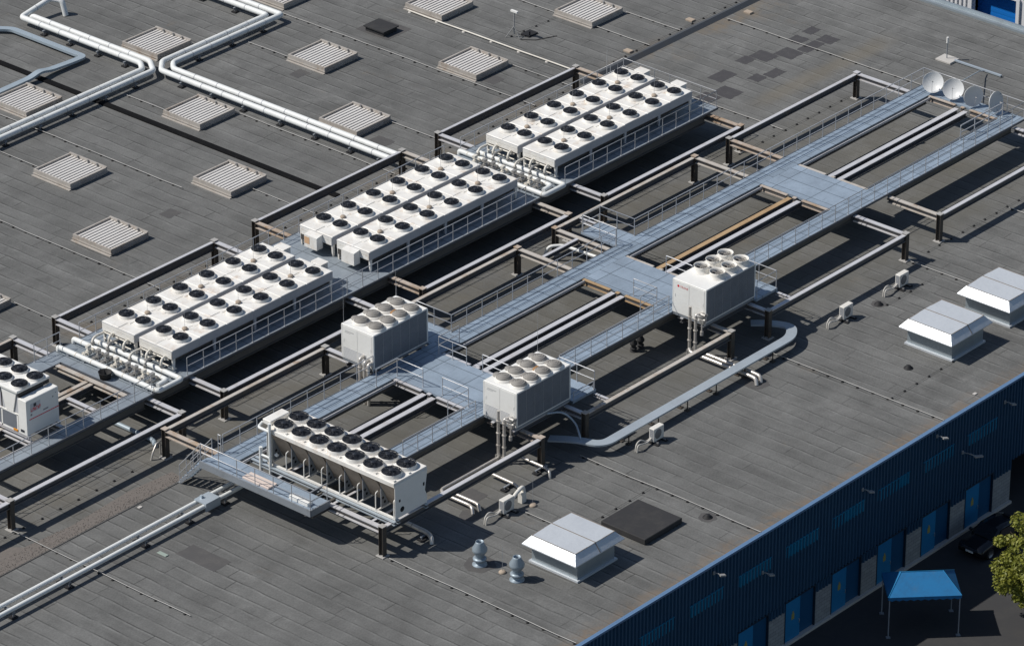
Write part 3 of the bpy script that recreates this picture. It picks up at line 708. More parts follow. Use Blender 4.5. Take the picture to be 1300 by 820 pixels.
# ---------------------------------------------------------------- chiller at the left end (V coils, fan deck)
def left_chiller():
    x0,x1,y0=-30.28,-27.86,8.42; y1=14.9-1.6
    t=thing('chiller','big white chiller with fan deck and red lettered front at the left edge','chiller',((x0+x1)/2,10.8,DK))
    mb=MB(); mb.ibeam((x0+.1,y0-.1),(x0+.1,y1),DK+.16,.16,.2); mb.ibeam((x1-.1,y0-.1),(x1-.1,y1),DK+.16,.16,.2); obj('base_frame',mb,[M['galv'],M['web_shade']],t)
    zb=DK+.165
    mb=MB(); mb.bbox(x0,y0,zb,x1,y0+.62,4.22,.03); mb.box(x0-.01,y0-.008,zb,x0+.04,y0+.63,4.2); obj('front_cabinet',mb,M['cwhite'],t)
    mb=MB(); mb.box(x0+.2,y0-.006,3.0,x1-.02,y0-.001,3.05); obj('red_stripe',mb,M['red'],t)
    mb=MB(); mb.box(x0+.3,y0-.006,3.42,x0+1.05,y0-.001,3.95); obj('name_plate',mb,flat('pale_plate',(.55,.56,.58),.5),t)
    mb=MB(); mb.box(x0+1.25,y0-.006,3.2,x0+1.62,y0-.001,3.28); mb.box(x0+.3,y0-.006,3.22,x0+.42,y0-.001,3.34); mb.box(x0+1.95,y0-.006,3.72,x0+2.03,y0-.001,3.8); mb.box(x0+2.2,y0-.006,3.9,x0+2.25,y0-.001,3.95); obj('small_print',mb,M['greyprint'],t)
    mb=MB(); mb.box(x0+.55,y0-.009,3.7,x0+.75,y0-.0065,3.9)
    obj('emblem',mb,M['fanblack'],t)
    # red lettering, too small to read in the photograph: a row of upright letter shapes
    mb=MB(); lx=x0+.34; z=3.46
    for k,w in enumerate((.11,.10,.09,.11,.08,.10)):
        zz=z+k*.006
        mb.box(lx,y0-.010,zz,lx+.03,y0-.0065,zz+.2); mb.box(lx+.03,y0-.010,zz+(.16 if k%2 else .0),lx+w,y0-.0065,zz+(.2 if k%2 else .04))
        if k%3: mb.box(lx+w-.03,y0-.010,zz+.04,lx+w,y0-.0065,zz+.16)
        lx+=w+.025
    obj('lettering',mb,M['red'],t)
    mb=MB(); mb.box(x0-.016,y0+.2,zb+.12,x0-.011,y0+.5,zb+.28); obj('vent_slot',mb,M['fanblack'],t)
    yd=y0+.66
    mb=MB(); mb.box(x0+.05,yd,zb,x0+.35,y1,zb+1.05); 
    k=yd+.05
    for i in range(4):
        mb.box(x0+.02,k+i*1.22,zb,x0+.05,k+i*1.22+.1,zb+1.05)
    mb.box(x0+.02,yd,zb+1.0,x0+.05,y1,zb+1.08); mb.box(x0+.02,yd,zb,x0+.05,y1,zb+.08); obj('side_frame',mb,M['cwhite'],t)
    for i in range(4):
        mb=MB(); a=yd+.15+i*1.22; mb.box(x0+.035,a,zb+.09,x0+.048,min(a+1.1,y1),zb+.99); obj('coil_panel',mb,M['coil'],t)
    mb=MB(); mb.box(x1-.35,yd,zb,x1-.02,y1,zb+1.05); obj('side_frame',mb,M['cwhite'],t)
    zt=4.5
    for i in range(3):                                           # V shaped coil blocks under the fan deck
        a=yd+.12+i*1.32; w=1.26
        mb=MB()
        mb.prism([(a,zt-.02),(a+.1,zt-.02),(a+w*.5,zb+1.12),(a+w*.5-.08,zb+1.12)],'x',x0+.12,x1-.12)
        mb.prism([(a+w-.1,zt-.02),(a+w,zt-.02),(a+w*.5+.08,zb+1.12),(a+w*.5,zb+1.12)],'x',x0+.12,x1-.12)
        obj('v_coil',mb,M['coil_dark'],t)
        mb=MB(); mb.prism([(a+w*.5-.30,zb+1.1),(a+w*.5+.30,zb+1.1),(a+w-.02,zt-.03),(a+.02,zt-.03)],'x',x0+.06,x0+.10); obj('v_panel',mb,M['cwhite'],t)
        mb=MB(); mb.box(x0+.125,a-.1,zb+1.08,x0+.135,a+w+.06,zt-.03); obj('mesh_panel',mb,M['greyside'],t)
    mb=MB(); mb.bbox(x0-.02,yd-.02,zt-.02,x1+.02,y1,zt+.12,.02); obj('fan_deck',mb,M['cwhite'],t)
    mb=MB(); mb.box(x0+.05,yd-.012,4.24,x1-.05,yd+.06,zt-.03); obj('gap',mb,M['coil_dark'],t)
    for i in range(4):
        for xx in (x0+.63,x1-.63): add_fan(t,Vector((xx,y0+1.12+i*1.22,zt+.125))-t.location,FAN2)
    mb=MB(); mb.box(x0-.02,yd+.1,zb+.02,x0+.015,yd+.42,zb+.13); obj('warning_tag',mb,M['orange'],t)
FAN2=fan_meshes(.46,.10,'_low')
left_chiller()

# ---------------------------------------------------------------- front steel platform with walkways
P2=thing('steel_platform','front steel platform with pale blue walkways, twin beams and open bays','platform',(6.6,-4.2,0))
YR2,YF2=3.8,-12.27
c2=[-24.4,-11.65,-7.95,4.85,8.25,21.32,24.7,37.6]
rus=['rust','rust','galv_tan','galv_tan','galv_tan','galv','rust','galv']
for i,x in enumerate(c2):
    column(P2,x,YR2,cap=['rust','plate','plate','rust','rust','rust','plate','galv'][i]); column(P2,x,YF2,cap=['plate','rust','rust','plate','plate','plate','plate','plate'][i])
    beam(P2,(x,YF2+.16),(x,-8.47),['galv','rust','galv','galv_tan','galv','galv','galv_tan','galv'][i])
    beam(P2,(x,-.6),(x,YR2-.16),['rust','galv','galv','galv_tan','galv_tan','galv_tan','rust','galv'][i])
for i,(a,b_) in enumerate(((-24.24,-11.8),(-7.8,4.7),(8.4,21.17),(24.85,37.45))):
    beam(P2,(a,YR2),(b_,YR2),['galv_tan','galv_tan','galv_tan','galv'][i],.42,.24); beam(P2,(a,YF2),(b_,YF2),['galv','galv_tan','galv','galv'][i],.42,.26)
    for y in (-1.75,-7.3): beam(P2,(a,y),(b_,y),'girder' ,.36,.2,BT+.003)
    for y in (-.8,-8.28): beam(P2,(a,y),(b_,y),'girder',.36,.16,BT+.003)
for a,b_,m1,m2 in ((-21.1,-12.15,'galv','galv'),(-8.0,4.1,'galv','galv'),(8.0,20.55,'rust_strong','galv'),(24.35,37.4,'galv','galv')):
    beam(P2,(a,-4.17),(b_,-4.17),m1,.36,.32,BT+.06); beam(P2,(a,-4.86),(b_,-4.86),m2,.36,.32,BT+.06)
for i,(x,mt) in enumerate(((-12.12,'galv'),(-8.08,'galv'),(4.08,'rust_strong'),(7.98,'galv_tan'),(20.58,'rust'),(24.33,'galv_tan'),(37.55,'rust'))):   # edges of the cross decks
    mb=MB()
    for a,b_ in ((-3.95,-1.92),(-4.64,-4.39),(-7.1,-5.08)): mb.ibeam((x,a),(x,b_),DK-.02,.34,.2)
    obj('beam',mb,[M[mt],M['web_shade']],P2)
deck(P2,-24.45,-1.88,38.75,-.65,'deck2')
deck(P2,-18.6,-8.42,38.75,-7.17,'deck2')
for a,b_ in ((-11.98,-8.22),(4.22,7.86),(20.72,24.18),(37.68,38.75)): deck(P2,a,-7.164,b_,-1.886,'deck3')
deck(P2,8.6,-.645,10.32,2.1,'deck3'); deck(P2,-7.75,-.645,-5.85,2.1,'deck3'); deck(P2,-7.65,-11.1,-5.65,-8.426,'deck3'); deck(P2,8.6,-11.1,10.55,-8.426,'deck3')
fascia(P2,-24.45,-.65,-12.4,-.65,'+y'); fascia(P2,-5.8,-.65,8.5,-.65,'+y'); fascia(P2,10.4,-.65,38.75,-.65,'+y')
for a,b_ in ((-18.6,-12.3),(-5.6,4.0),(10.65,38.75)): fascia(P2,a,-8.42,b_,-8.42,'-y')
for a,b_ in ((-24.4,-12.2),(-8.0,4.0),(8.05,20.5),(24.4,37.45)): 
    fascia(P2,a,-2.06,b_,-2.06,'-y',DK-.17,DK-.02,'galv'); fascia(P2,a,-7.17,b_,-7.17,'+y',DK-.16,DK+.03)
fascia(P2,38.75,-8.42,38.75,-.65,'+x'); fascia(P2,10.32,-.58,10.32,2.1,'+x'); fascia(P2,8.6,2.1,10.32,2.1,'+y'); fascia(P2,-5.85,-.58,-5.85,2.1,'+x')
beam(P2,(5.0,1.95),(8.1,1.95),'galv',.25,.2,BT+.0); beam(P2,(10.35,.2),(10.35,YR2-.14),'galv',.25,.16,BT)
for y in (-9.3,-10.8): beam(P2,(-12.3,y),(-5.7,y),'galv',.3,.2,BT+.18); beam(P2,(4.0,y),(10.5,y),'galv',.3,.2,BT+.18)
for y in (.05,1.45): beam(P2,(-12.4,y),(-5.9,y),'galv',.3,.2,BT+.18)
beam(P2,(10.45,-12.1),(10.45,-11.1),'galv',.2,.16,BT); beam(P2,(-5.8,-12.1),(-5.8,-11.1),'galv',.2,.16,BT)
for x in (-20,-16.5,-4,0.8,12,16,28.5,33):                        # cable trays under the walkways
    mb=MB(); mb.ibeam((x,-1.64),(x,-.92),BT+.003,.2,.14); mb.ibeam((x,-8.18),(x,-7.42),BT+.003,.2,.14); obj('joist',mb,[M['girder'],M['girder']],P2)
rail([(-24.4,-.62),(-12.45,-.62)],'guard rail along the rear walkway from the stairs to the left box chiller')
rail([(-5.92,2.0),(-5.92,-.62),(8.55,-.62)],'guard rail turning a corner right of the left box chiller')
rail([(8.66,2.06),(10.27,2.06),(10.27,-.6),(38.7,-.6),(38.7,-8.36),(10.6,-8.36)],'long guard rail from the small landing round the satellite dishes and back')
rail([(8.66,2.0),(8.66,-.58)],'short guard rail on the near side of the small landing')
rail([(-13.5,-1.82),(-11.78,-1.82),(-11.78,-3.75)],'cornered guard rail at the open bay behind the V shaped cooler')
rail([(-11.78,-5.2),(-11.78,-7.1)],'short guard rail by the twin beams left of the middle chiller')
rail([(-13.6,-7.22),(-11.9,-7.22)],'short guard rail on the inner edge of the grated walkway')
rail([(-18.5,-8.37),(-12.6,-8.37)],'guard rail along the outer edge of the grated walkway')
rail([(-6.6,-1.82),(-8.32,-1.82),(-8.32,-3.9)],'small cornered guard rail where the blue cross deck meets the left box chiller')
rail([(-8.32,-5.1),(-8.32,-7.0)],'short guard rail just behind the middle box chiller')
rail([(-5.72,-8.5),(-5.72,-11.04)],'guard rail at the right end of the middle chiller landing')
rail([(-7.5,-11.04),(-5.8,-11.04)],'low guard rail at the foot of the middle chiller landing',.5)
rail([(-5.6,-8.37),(4.0,-8.37)],'guard rail along the front walkway between the two front chillers')
rail([(2.85,-7.22),(4.32,-7.22),(4.32,-5.5)],'cornered guard rail left of the right box chiller')
rail([(7.8,-5.05),(7.8,-7.0)],'short guard rail just behind the right box chiller')
rail([(10.5,-8.5),(10.5,-11.04),(8.7,-11.04)],'guard rail round the landing at the right box chiller')
rail([(38.0,-7.22),(33.6,-7.22)],'thick short guard rail in front of the satellite dishes',.95,1.6,r=.04)

# ---------------------------------------------------------------- box chillers
def box_chiller(label,x0,y0,L,W,kind):
    z0=DK+.02; H=2.28; x1,y1=x0+L,y0+W; z1=z0+H
    t=thing('chiller',label,'chiller',((x0+x1)/2,(y0+y1)/2,z0),'box shaped white chillers on the front platform')
    mb=MB(); mb.box(x0+.03,y0+.03,z0,x1-.03,y1-.03,z0+.16); obj('base_frame',mb,M['fascia'],t)
    mb=MB(); mb.bbox(x0,y0,z0+.162,x1,y1,z1,.02)
    for x in (x0-.008,x1-.06):
        for y in (y0-.008,y1-.06): mb.box(x,y,z0+.163,x+.068,y+.068,z1-.03)
    obj('body',mb,M['cwhite'],t)
    n=6
    for s,yy in ((-1,y0),(1,y1)):
        for i in range(n):
            a=x0+.09+i*(L-.18)/n; b_=a+(L-.18)/n
            mb=MB()
            ya,yb=(yy-.012,yy-.001) if s<0 else (yy+.001,yy+.012)
            mb.box(a+.012,ya,z0+.24,b_-.012,yb,z1-.09)
            for q in range(1,14): mb.box(a+.04,ya-.006 if s<0 else yb,z0+.24+q*.14,b_-.04,ya if s<0 else yb+.006,z0+.265+q*.14) if abs(z0+.24+q*.14-(z1-1.05))>.06 and z0+.27+q*.14<z1-.1 else None
            obj('coil_panel',mb,M['coil'],t)
    cw=W/2
    for i in range(2):
        mb=MB(); a=y0+.1+i*(W-.2)/2; b_=a+(W-.2)/2
        mb.box(x0-.014,a+.012,z0+.2,x0-.001,b_-.012,z0+.93); mb.box(x0-.014,a+.012,z0+.955,x0-.001,b_-.012,z1-.1)
        mb.box(x0-.03,a+.08 if i==0 else b_-.11,z0+1.2,x0-.015,a+.11 if i==0 else b_-.08,z0+1.4)
        obj('door_panel',mb,M['cwhite'],t)
        mb=MB(); a=y0+.1+i*(W-.2)/2; mb.box(x1+.001,a+.012,z0+.2,x1+.014,a+(W-.2)/2-.012,z1-.1); obj('door_panel',mb,M['cwhite'],t)
    if kind!='open':
        mb=MB()
        for q in range(9): mb.box(x0-.022,y0+W*.5+.06,z0+.24+q*.075,x0-.015,y1-.14,z0+.275+q*.075)
        for q in range(9): mb.box(x0-.022,y0+.5,z0+.24+q*.075,x0-.015,y0+W*.5-.06,z0+.275+q*.075)
        obj('louvre',mb,M['greyside'],t)
    if kind=='open':
        mb=MB(); mb.lathe([(0,0),(.075,0)],(0,0,0),14,M=Matrix.Rotation(-PI/2,4,'Y')); 
        mb.v=[(x0-.018+0*p[0],y1-.42+p[1],z1-.36+p[2]) for p in mb.v]; obj('emblem',mb,M['red'],t)
        cu=bpy.data.curves.new('lettering','FONT'); cu.body='TRANE'; cu.size=.19; cu.extrude=.002; cu.align_x='LEFT'
        tx=bpy.data.objects.new('lettering_src',cu); COL.objects.link(tx)
        me=bpy.data.meshes.new_from_object(tx); bpy.data.objects.remove(tx)
        me.materials.clear(); me.materials.append(M['pink'])
        o=link('lettering',me,t,Vector((x0-.019,y1-.54,z1-.43))-t.location); o.rotation_euler=(PI/2,0,-PI/2)
        F=CH; xs=[x0+1.78+i*1.07 for i in range(3)]
        for x in xs:
            for y in (y0+W*.5-.58,y0+W*.5+.55):
                add_fan(t,Vector((x,y,z1+.005))-t.location,F)
    else:
        mb=MB()                                              # faint grey maker's plate
        mb.box(x0-.018,y1-.95,z1-.40,x0-.0145,y1-.30,z1-.33); mb.box(x0-.018,y1-.7,z1-.47,x0-.0145,y1-.25,z1-.43); obj('maker_plate',mb,flat('pale_print',(.52,.52,.51),.5),t)
        for i in range(4):
            x=x0+.80+i*.98
            for j,y in enumerate((y0+.52,y0+1.62)):
                r=.45
                mb=MB(); mb.lathe([(r*1.16,0),(r*1.08,.05),(r*1.02,.13),(r*.97,.13),(r*.96,.05)],(x,y,z1+.004),24); c=obj('fan',mb,M['ctop'],t)
                mb=MB(); mb.lathe([(r*.985,.11),(r*.93,.17),(r*.75,.235),(r*.5,.275),(r*.22,.295),(0,.295)],(x,y,z1+.004),24)
                for q in (.93,.75,.5,.25):
                    zz={.93:.175,.75:.241,.5:.281,.25:.299}[q]
                    mb.tube([(x+r*q*math.cos(2*PI*k/20),y+r*q*math.sin(2*PI*k/20),z1+.004+zz) for k in range(21)],.011,4,caps=False)
                g=obj('fan_grille',mb,M['grill'],c)
                mb=MB(); mb.lathe([(.27,0),(.25,.07),(.15,.11),(0,.12)],(x+.12,y+.56,z1+.004),18); obj('vent_cap',mb,M['grill_rust' if (i==2 and j==0) else 'grill'],t)
    return t
CH=fan_meshes(.40,.34,'_tall')
def retall():                                                # tall cream nozzles with the fan deep inside
    r,h=.42,.36
    mb=MB(); mb.lathe([(r*1.3,0),(r*1.16,.06),(r*1.0,h*.6),(r*1.12,h),(r*1.07,h),(r*.95,h*.6),(r*.97,.05)],seg=28); mb.disc((0,0,.05),r*.96,24)
    c=mesh_of(mb,M['slab'] if False else M['ctop'],'fan_nozzle')
    mb=MB(); mb.disc((0,0,.06),r*.95,24,0)
    for k in range(6):
        a=2*PI*k/6
        mb.add([(r*.15*math.cos(a-.4),r*.15*math.sin(a-.4),.1),(r*.15*math.cos(a+.4),r*.15*math.sin(a+.4),.17),(r*.92*math.cos(a+.32),r*.92*math.sin(a+.32),.19),(r*.92*math.cos(a-.2),r*.92*math.sin(a-.2),.11)],[(0,1,2,3)],1)
    mb.lathe([(0,.22),(.1,.22),(.11,.07)],seg=12,mi=1)
    b=mesh_of(mb,[M['acdark'],M['grill']],'fan_blades_deep')
    mb=MB(); mb.tube([(-r*.95,0,.24),(r*.95,0,.24)],.018,5); mb.tube([(0,-r*.95,.24),(0,r*.95,.24)],.018,5)
    g=mesh_of(mb,M['grill'],'fan_strut'); return (c,b,g)
CH=retall()
box_chiller('white box chiller between the rear rows and the rear walkway, with grey dome fans',-12.38,-.6,4.5,2.42,'dome')
box_chiller('white box chiller with grey dome fans at the front, nearest the curved grey tray',-12.2,-10.98,4.5,2.4,'dome')
box_chiller('white box chiller on the right with six open fan nozzles and a red emblem',4.05,-11.02,4.5,2.42,'open')
for x,y,h,l in ((-12.3,1.72,2.6,'thin rod at the near corner of the left box chiller'),(-7.95,1.75,1.7,'thin rod at the far corner of the left box chiller'),(-7.8,-8.68,2.5,'thin rod at the far corner of the middle box chiller'),(-6.1,3.4,2.1,'thin rod behind the left box chiller')):
    rod((x,y,4.26 if y<3 else 1.75),h,l,base=False)

def riser(x,y,label,drop=True):
    """silver pipes with valves that climb the near end of a chiller"""
    t=thing('chiller_riser',label,'pipework',(x,y,0),'silver pipe risers at the chillers')
    for k,(dy,top) in enumerate(((0,3.15),(-.42,2.75))):
        mb=MB(); pts=[(x,y+dy,.55),(x,y+dy,top),(x+.45,y+dy-.2,top)]
        mb.tube(fillet(pts,.12,4) if k else [pts[0],(x,y+dy,top)],.09,10); o=obj('riser_pipe',mb,M['pipe_alu'],t)
        for z in (1.0,1.75,2.5):
            mb=MB(); mb.tube([(x,y+dy,z),(x,y+dy,z+.05)],.135,10); obj('flange',mb,M['pipe_alu'],o)
    mb=MB(); mb.tube([(x+.05,y-.42,2.7),(x+.05,y-.85,2.7),(x+.5,y-.85,2.7)],.08,8)
    for z in (2.55,2.85): mb.tube([(x+.1,y-.75,z),(x+.1,y-1.05,z)],.12,8)
    mb.box(x-.03,y-1.0,2.35,x+.2,y-.7,2.6); obj('valve',mb,M['valve'],t)
    mb=MB(); mb.tube([(x+.04,y-.85,2.3),(x+.04,y-.85,1.6)],.05,8); mb.tube([(x+.04,y-.85,1.85),(x+.04,y-.85,1.6)],.1,8); obj('drain_pot',mb,M['pipe_alu'],t)
    mb=MB(); mb.box(x-.12,y-.14,.005,x+.12,y+.14,.42) ; mb.box(x-.12,y-.56,.005,x+.12,y-.28,.42); obj('pipe_foot',mb,M['valve'],t)
riser(-12.75,-10.15,'silver pipe riser on the near end of the middle box chiller')
riser(3.6,-10.25,'silver pipe riser on the near end of the right box chiller')
t=thing('chiller_riser','stubby silver pipe riser below the left box chiller','pipework',(-12.75,.2,0),'silver pipe risers at the chillers')
for dy in (0,-.35,-.62):
    mb=MB(); mb.tube(fillet([(-12.75,.1+dy,.02),(-12.75,.1+dy,2.75+dy*.3),(-12.38,.1+dy,2.75+dy*.3)],.15,4),.1,10)
    for z in (1.3,2.2): mb.tube([(-12.75,.1+dy,z),(-12.75,.1+dy,z+.05)],.14,10)
    obj('riser_pipe',mb,M['pipe_alu'],t)

# ---------------------------------------------------------------- V bank cooler with fourteen fans
def v_cooler():
    x0,x1,y0,y1=-23.62,-21.12,-12.45,-3.2; zb=1.9; zt=4.06
    t=thing('dry_cooler','V shaped white dry cooler with fourteen black fans on the front corner','dry cooler',((x0+x1)/2,(y0+y1)/2,zb))
    mb=MB(); mb.bbox(x0-.04,y0,zt-.1,x1+.04,y1,zt+.04,.02); mb.box(x0-.03,y0+.01,zt-.22,x0+.06,y1-.01,zt-.102); mb.box(x1-.06,y0+.01,zt-.22,x1+.03,y1-.01,zt-.102); obj('fan_deck',mb,M['white'],t)
    n=7; sp=(y1-y0-.16)/n; xm=(x0+x1)/2
    for s,xt in ((-1,x0+.08),(1,x1-.08)):
        mb=MB(); xb=xm+s*.22
        for i in range(n):
            a=y0+.1+i*sp; b_=a+sp-.1
            d=.1*s
            mb.prism([(xt,zt-.225),(xt-d,zt-.225),(xb-d,zb+.14),(xb,zb+.14)],'y',a+.06,b_-.0)
        obj('coil',mb,M['coil_brown'],t)
    for i in range(1,n+1):
        y=y0+.08+i*sp-.02
        mb=MB()
        mb.prism([(x0+.40,zb+.1),(xm-.24,zb+.1),(x0+.52,zb+1.2),(x0+.40,zb+1.45)],'y',y-.02,y+.02)
        p=obj('divider_plate',mb,M['fascia'],t)
        for dx,dz in ((.55,.62),(.68,.34)):
            mb=MB(); mb.lathe([(0,0),(.085,0)],(0,0,0),14,M=Matrix.Rotation(PI/2,4,'X'))
            mb.v=[(q[0]+x0+dx,y-.026,q[2]+zb+dz) for q in mb.v]; obj('round_hole',mb,M['fanhole'],p)
    mb=MB(); mb.prism([(x0,zb+.04),(x1,zb+.04),(x1,zb+.45),(x1-.16,zb+.85),(x1+.02,zt-.23),(x1+.02,zt-.1),(x0,zt-.1)],'y',y0-.03,y0-.002); obj('end_panel',mb,M['cwhite'],t)
    mb=MB(); mb.prism([(x0,zb+.04),(x1,zb+.04),(x1,zt-.1),(x0,zt-.1)],'y',y1+.002,y1+.03); obj('end_panel',mb,M['cwhite'],t)
    mb=MB(); mb.lathe([(0,0),(.16,0)],(0,0,0),16,M=Matrix.Rotation(PI/2,4,'X')); 
    mb.v=[(p[0]+x0+.55,y0-.034,p[2]+zb+.45) for p in mb.v]; mb.box(x0+.3,y0-.036,zb+.95,x0+.42,y0-.031,zb+1.1); mb.box(x1-.32,y0-.036,zb+1.15,x1-.2,y0-.031,zb+1.35); obj('access_hole',mb,M['fanhole'],t)
    for s in (x0,x1-.1):
        mb=MB(); mb.box(s,y0-.02,zb-.02,s+.1,y1,zb+.1); obj('base_rail',mb,M['white'],t)
    for i in range(n+1):
        y=y0+.02+i*sp
        mb=MB(); mb.box(x0+.1,y,zb-.01,x1-.1,y+.08,zb+.08); obj('cross_bar',mb,M['white'],t)
    for i in range(n):
        y=y0+.08+(i+0)*sp
        mb=MB(); mb.tube(fillet([(x0+.02,y,zb+.1),(x0+.02,y,zb+1.12),(x0+.20,y,zb+1.16)],.1,3),.032,8); obj('drain_pipe',mb,M['white'],t)
    for i in range(n):
        for x in (xm-.55,xm+.62):
            add_fan(t,Vector((x-.08,y0+.08+sp*(i+.5)+.05,zt+.045))-t.location,FV)
            mb=MB(); mb.box(x-.62,y0+.08+sp*i+.02,zt+.045,x-.47,y0+.08+sp*i+.12,zt+.12); obj('junction_box',mb,M['white'],t)
    mb=MB(); mb.bbox(x0+.25,y1-.05,zt+.045,x1-.75,y1+.55,zt+.3,.03); obj('control_box',mb,M['white'],t)
    mb=MB(); mb.tube(fillet([(x0-.15,y1-.35,.6),(x0-.15,y1-.35,zt+.45)],.1),.09,10); mb.tube(fillet([(x0-.15,y1-.35,zt-.05),(x0-.15,y1+.5,zt-.05),(x0+.35,y1+.65,zt+.0)],.2),.08,10)
    mb.tube(fillet([(x0-.15,y1+.35,zb-.6),(x0-.15,y1+.35,zb+.95)],.1),.1,10); mb.tube([(x0-.15,y1+.35,zb+.5),(x0-.15,y1-.3,zb+.5)],.07,8); obj('inlet_pipe',mb,M['pipe'],t)
    mb=MB(); mb.lathe([(0,-.14),(.14,0),(0,.14)],(x0+.1,y1-.6,zb+.7),12); obj('vessel',mb,M['pipe'],t)
FV=fan_meshes(.53,.20,'_v')
v_cooler()
VF=thing('cooler_cradle','pale steel cradle of two long beams under the V shaped cooler','steel frame',(-22.4,-7.5,1.5))
for x in (-23.75,-23.45,-21.25):
    mb=MB(); mb.ibeam((x,-12.6),(x,-2.1),BT+.14,.22,.18); obj('beam',mb,[M['tray'],M['web_shade']],VF)
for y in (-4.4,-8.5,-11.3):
    mb=MB(); mb.ibeam((-25.8 if y>-9 else -24.3,y),(-20.9,y),BT-.1,.2,.16); obj('beam',mb,[M['galv'],M['web_shade']],VF)
mb=MB(); mb.ibeam((-26.0,-8.2),(-24.3,-8.2),BT+.0,.2,.16); obj('beam',mb,[M['galv'],M['web_shade']],VF)
P3c=[]
# ---------------------------------------------------------------- access walkway with stairs
P3=thing('access_walkway','steel access walkway with stairs at the near end of the front platform','walkway',(-25.2,-4.5,0))
mb=MB(); mb.box(-25.95,-8.55,DK-.14,-24.5,-.45,DK-.002); obj('deck',mb,M['deck3'],P3)
mb=MB(); mb.box(-26.03,-8.6,DK-.30,-25.955,-.4,DK+.1); mb.box(-25.95,-8.64,DK-.30,-24.5,-8.555,DK+.1); obj('fascia',mb,M['fascia'],P3)
mb=MB(); mb.ibeam((-25.7,-8.4),(-25.7,-.6),DK-.145,.18,.14); mb.ibeam((-24.75,-8.4),(-24.75,-.6),DK-.145,.18,.14); obj('bearer',mb,[M['galv'],M['web_shade']],P3)
st=link('stairs',None,P3,(0,0,0))
for x in (-25.95,-25.05):
    mb=MB(); mb.prism([(-.42,DK-.06),(-.42,DK-.32),(1.15,.02),(1.4,.02)],'x',x,x+.04); obj('stringer',mb,M['fascia'],st)
for k in range(8):
    z=DK-.2-k*.22; y=-.36+k*.2
    mb=MB(); mb.box(-25.90,y,z-.035,-25.06,y+.24,z); obj('tread',mb,M['deck3'],st)
rail([(-25.9,-.42),(-25.9,-8.5),(-24.6,-8.5)],'guard rail along the outer edge of the access walkway')
rail([(-24.55,-.42),(-24.55,-.62)],'stub of rail between the stairs and the rear walkway')
for x,l in ((-25.93,'sloping handrail on the outer side of the stairs'),(-25.03,'sloping handrail on the inner side of the stairs')):
    rail([(x,-.42,DK),(x,1.22,.1)],l,1.05,.85)
mb=MB(); mb.bbox(-25.75,-5.3,DK+.002,-25.05,-3.35,DK+.11,.02); solo('insulation_board',mb,worn('board_pinkish',(.66,.56,.50),(.55,.45,.40),.6,2.,.7),'pale pinkish board lying on the access walkway','board')
mb=MB(); mb.bbox(-25.7,-8.15,DK+.002,-25.3,-6.7,DK+.22,.05); solo('long_bin',mb,M['cwhite'],'white long box lying at the end of the access walkway','box')

# ---------------------------------------------------------------- satellite dishes
def dish(loc,n,label,r=.66):
    t=thing('satellite_dish',label,'satellite dish',(loc[0],loc[1],DK),'white satellite dishes at the far end')
    nv=Vector(n).normalized(); q=nv.to_track_quat('Z','Y').to_matrix().to_4x4()
    c=Vector(loc)
    prof=[(r*k/10,.22*(k/10)**2*r/.62) for k in range(11)]+[(r*1.015,.225*r/.62),(r*1.0,.20*r/.62)]+[(r*k/10,.22*(k/10)**2*r/.62-.05) for k in range(10,-1,-1)]
    mb=MB(); mb.lathe(prof,tuple(c),36,M=q); obj('reflector',mb,M['dish'],t)
    f=c+nv*.62; b=c+q.to_3x3()@Vector((0,-r*.97,.2))
    mb=MB(); mb.tube([b,b*.35+f*.65+Vector((0,0,-.05)),f],.013,6); obj('feed_arm',mb,M['rail'],t)
    mb=MB(); mb.tube([f+nv*.06,f-nv*.07],[.025,.045],10); obj('feed_horn',mb,M['lamp'],t)
    back=c-nv*.02
    mb=MB(); px,py=c.x-nv.x*.28,c.y-nv.y*.28
    mb.tube([(px,py,DK+.005),(px,py,c.z+.05)],.05,8); mb.tube([(px,py,c.z),back],.06,8); mb.box(px-.2,py-.2,DK+.003,px+.2,py+.2,DK+.03); obj('mast',mb,M['fascia'],t)
dish((38.05,-1.85,2.62),(-.75,-.38,.52),'bright dish nearest the walkway corner, facing the viewer')
dish((38.1,-3.4,2.62),(-.78,-.36,.50),'bright dish second from the walkway corner beside the cable beam')
dish((38.05,-4.82,2.66),(-.45,-.86,.14),'shaded blue grey dish third along the end platform',.66)
dish((38.2,-6.35,2.66),(-.06,-.97,.18),'shaded narrow dish at the right end of the row',.66)

# ---------------------------------------------------------------- roof vents (slatted) -------------
def roof_vent_proto():
    t=thing('roof_vent','','roof vent',(0,0,0),'slatted square roof vents')
    a,b,h=1.57,1.62,.42
    mb=MB()
    for x0,y0,x1,y1 in ((-a,-b,a,-b+.1),(-a,b-.1,a,b),(-a,-b+.1,-a+.1,b-.1),(a-.1,-b+.1,a,b-.1)): mb.box(x0,y0,.006,x1,y1,h)
    mb.box(-a-.16,-b-.05,.006,-a-.002,b+.05,.05); mb.box(-a-.04,-b-.04,.12,a+.04,-b-.002,.18); mb.box(-a-.04,-b-.002,.12,-a-.002,b+.04,.18)
    mb.box(a-.1,-b,.421,a+.02,b,.46)
    lobj('frame',mb,M['skyf'],t)
    mb=MB(); mb.box(-a+.102,-b+.102,.15,a-.102,b-.102,.2); lobj('well',mb,M['skygap'],t)
    mb=MB(); n=11; p=(2*b-.22)/n
    for k in range(n):
        y=-b+.11+k*p
        mb.prism([(y+.02,.205),(y+p*.93,.205),(y+p*.95,.285),(y+.01,.345)],'x',-a+.103,a-.103)
    lobj('slats',mb,M['skyl'],t)
    for y in (-.9,-.1,.8):
        mb=MB(); mb.box(a-.2,y-.05,.366,a-.102,y+.05,.50); lobj('hinge',mb,M['acdark'],t)
    return t
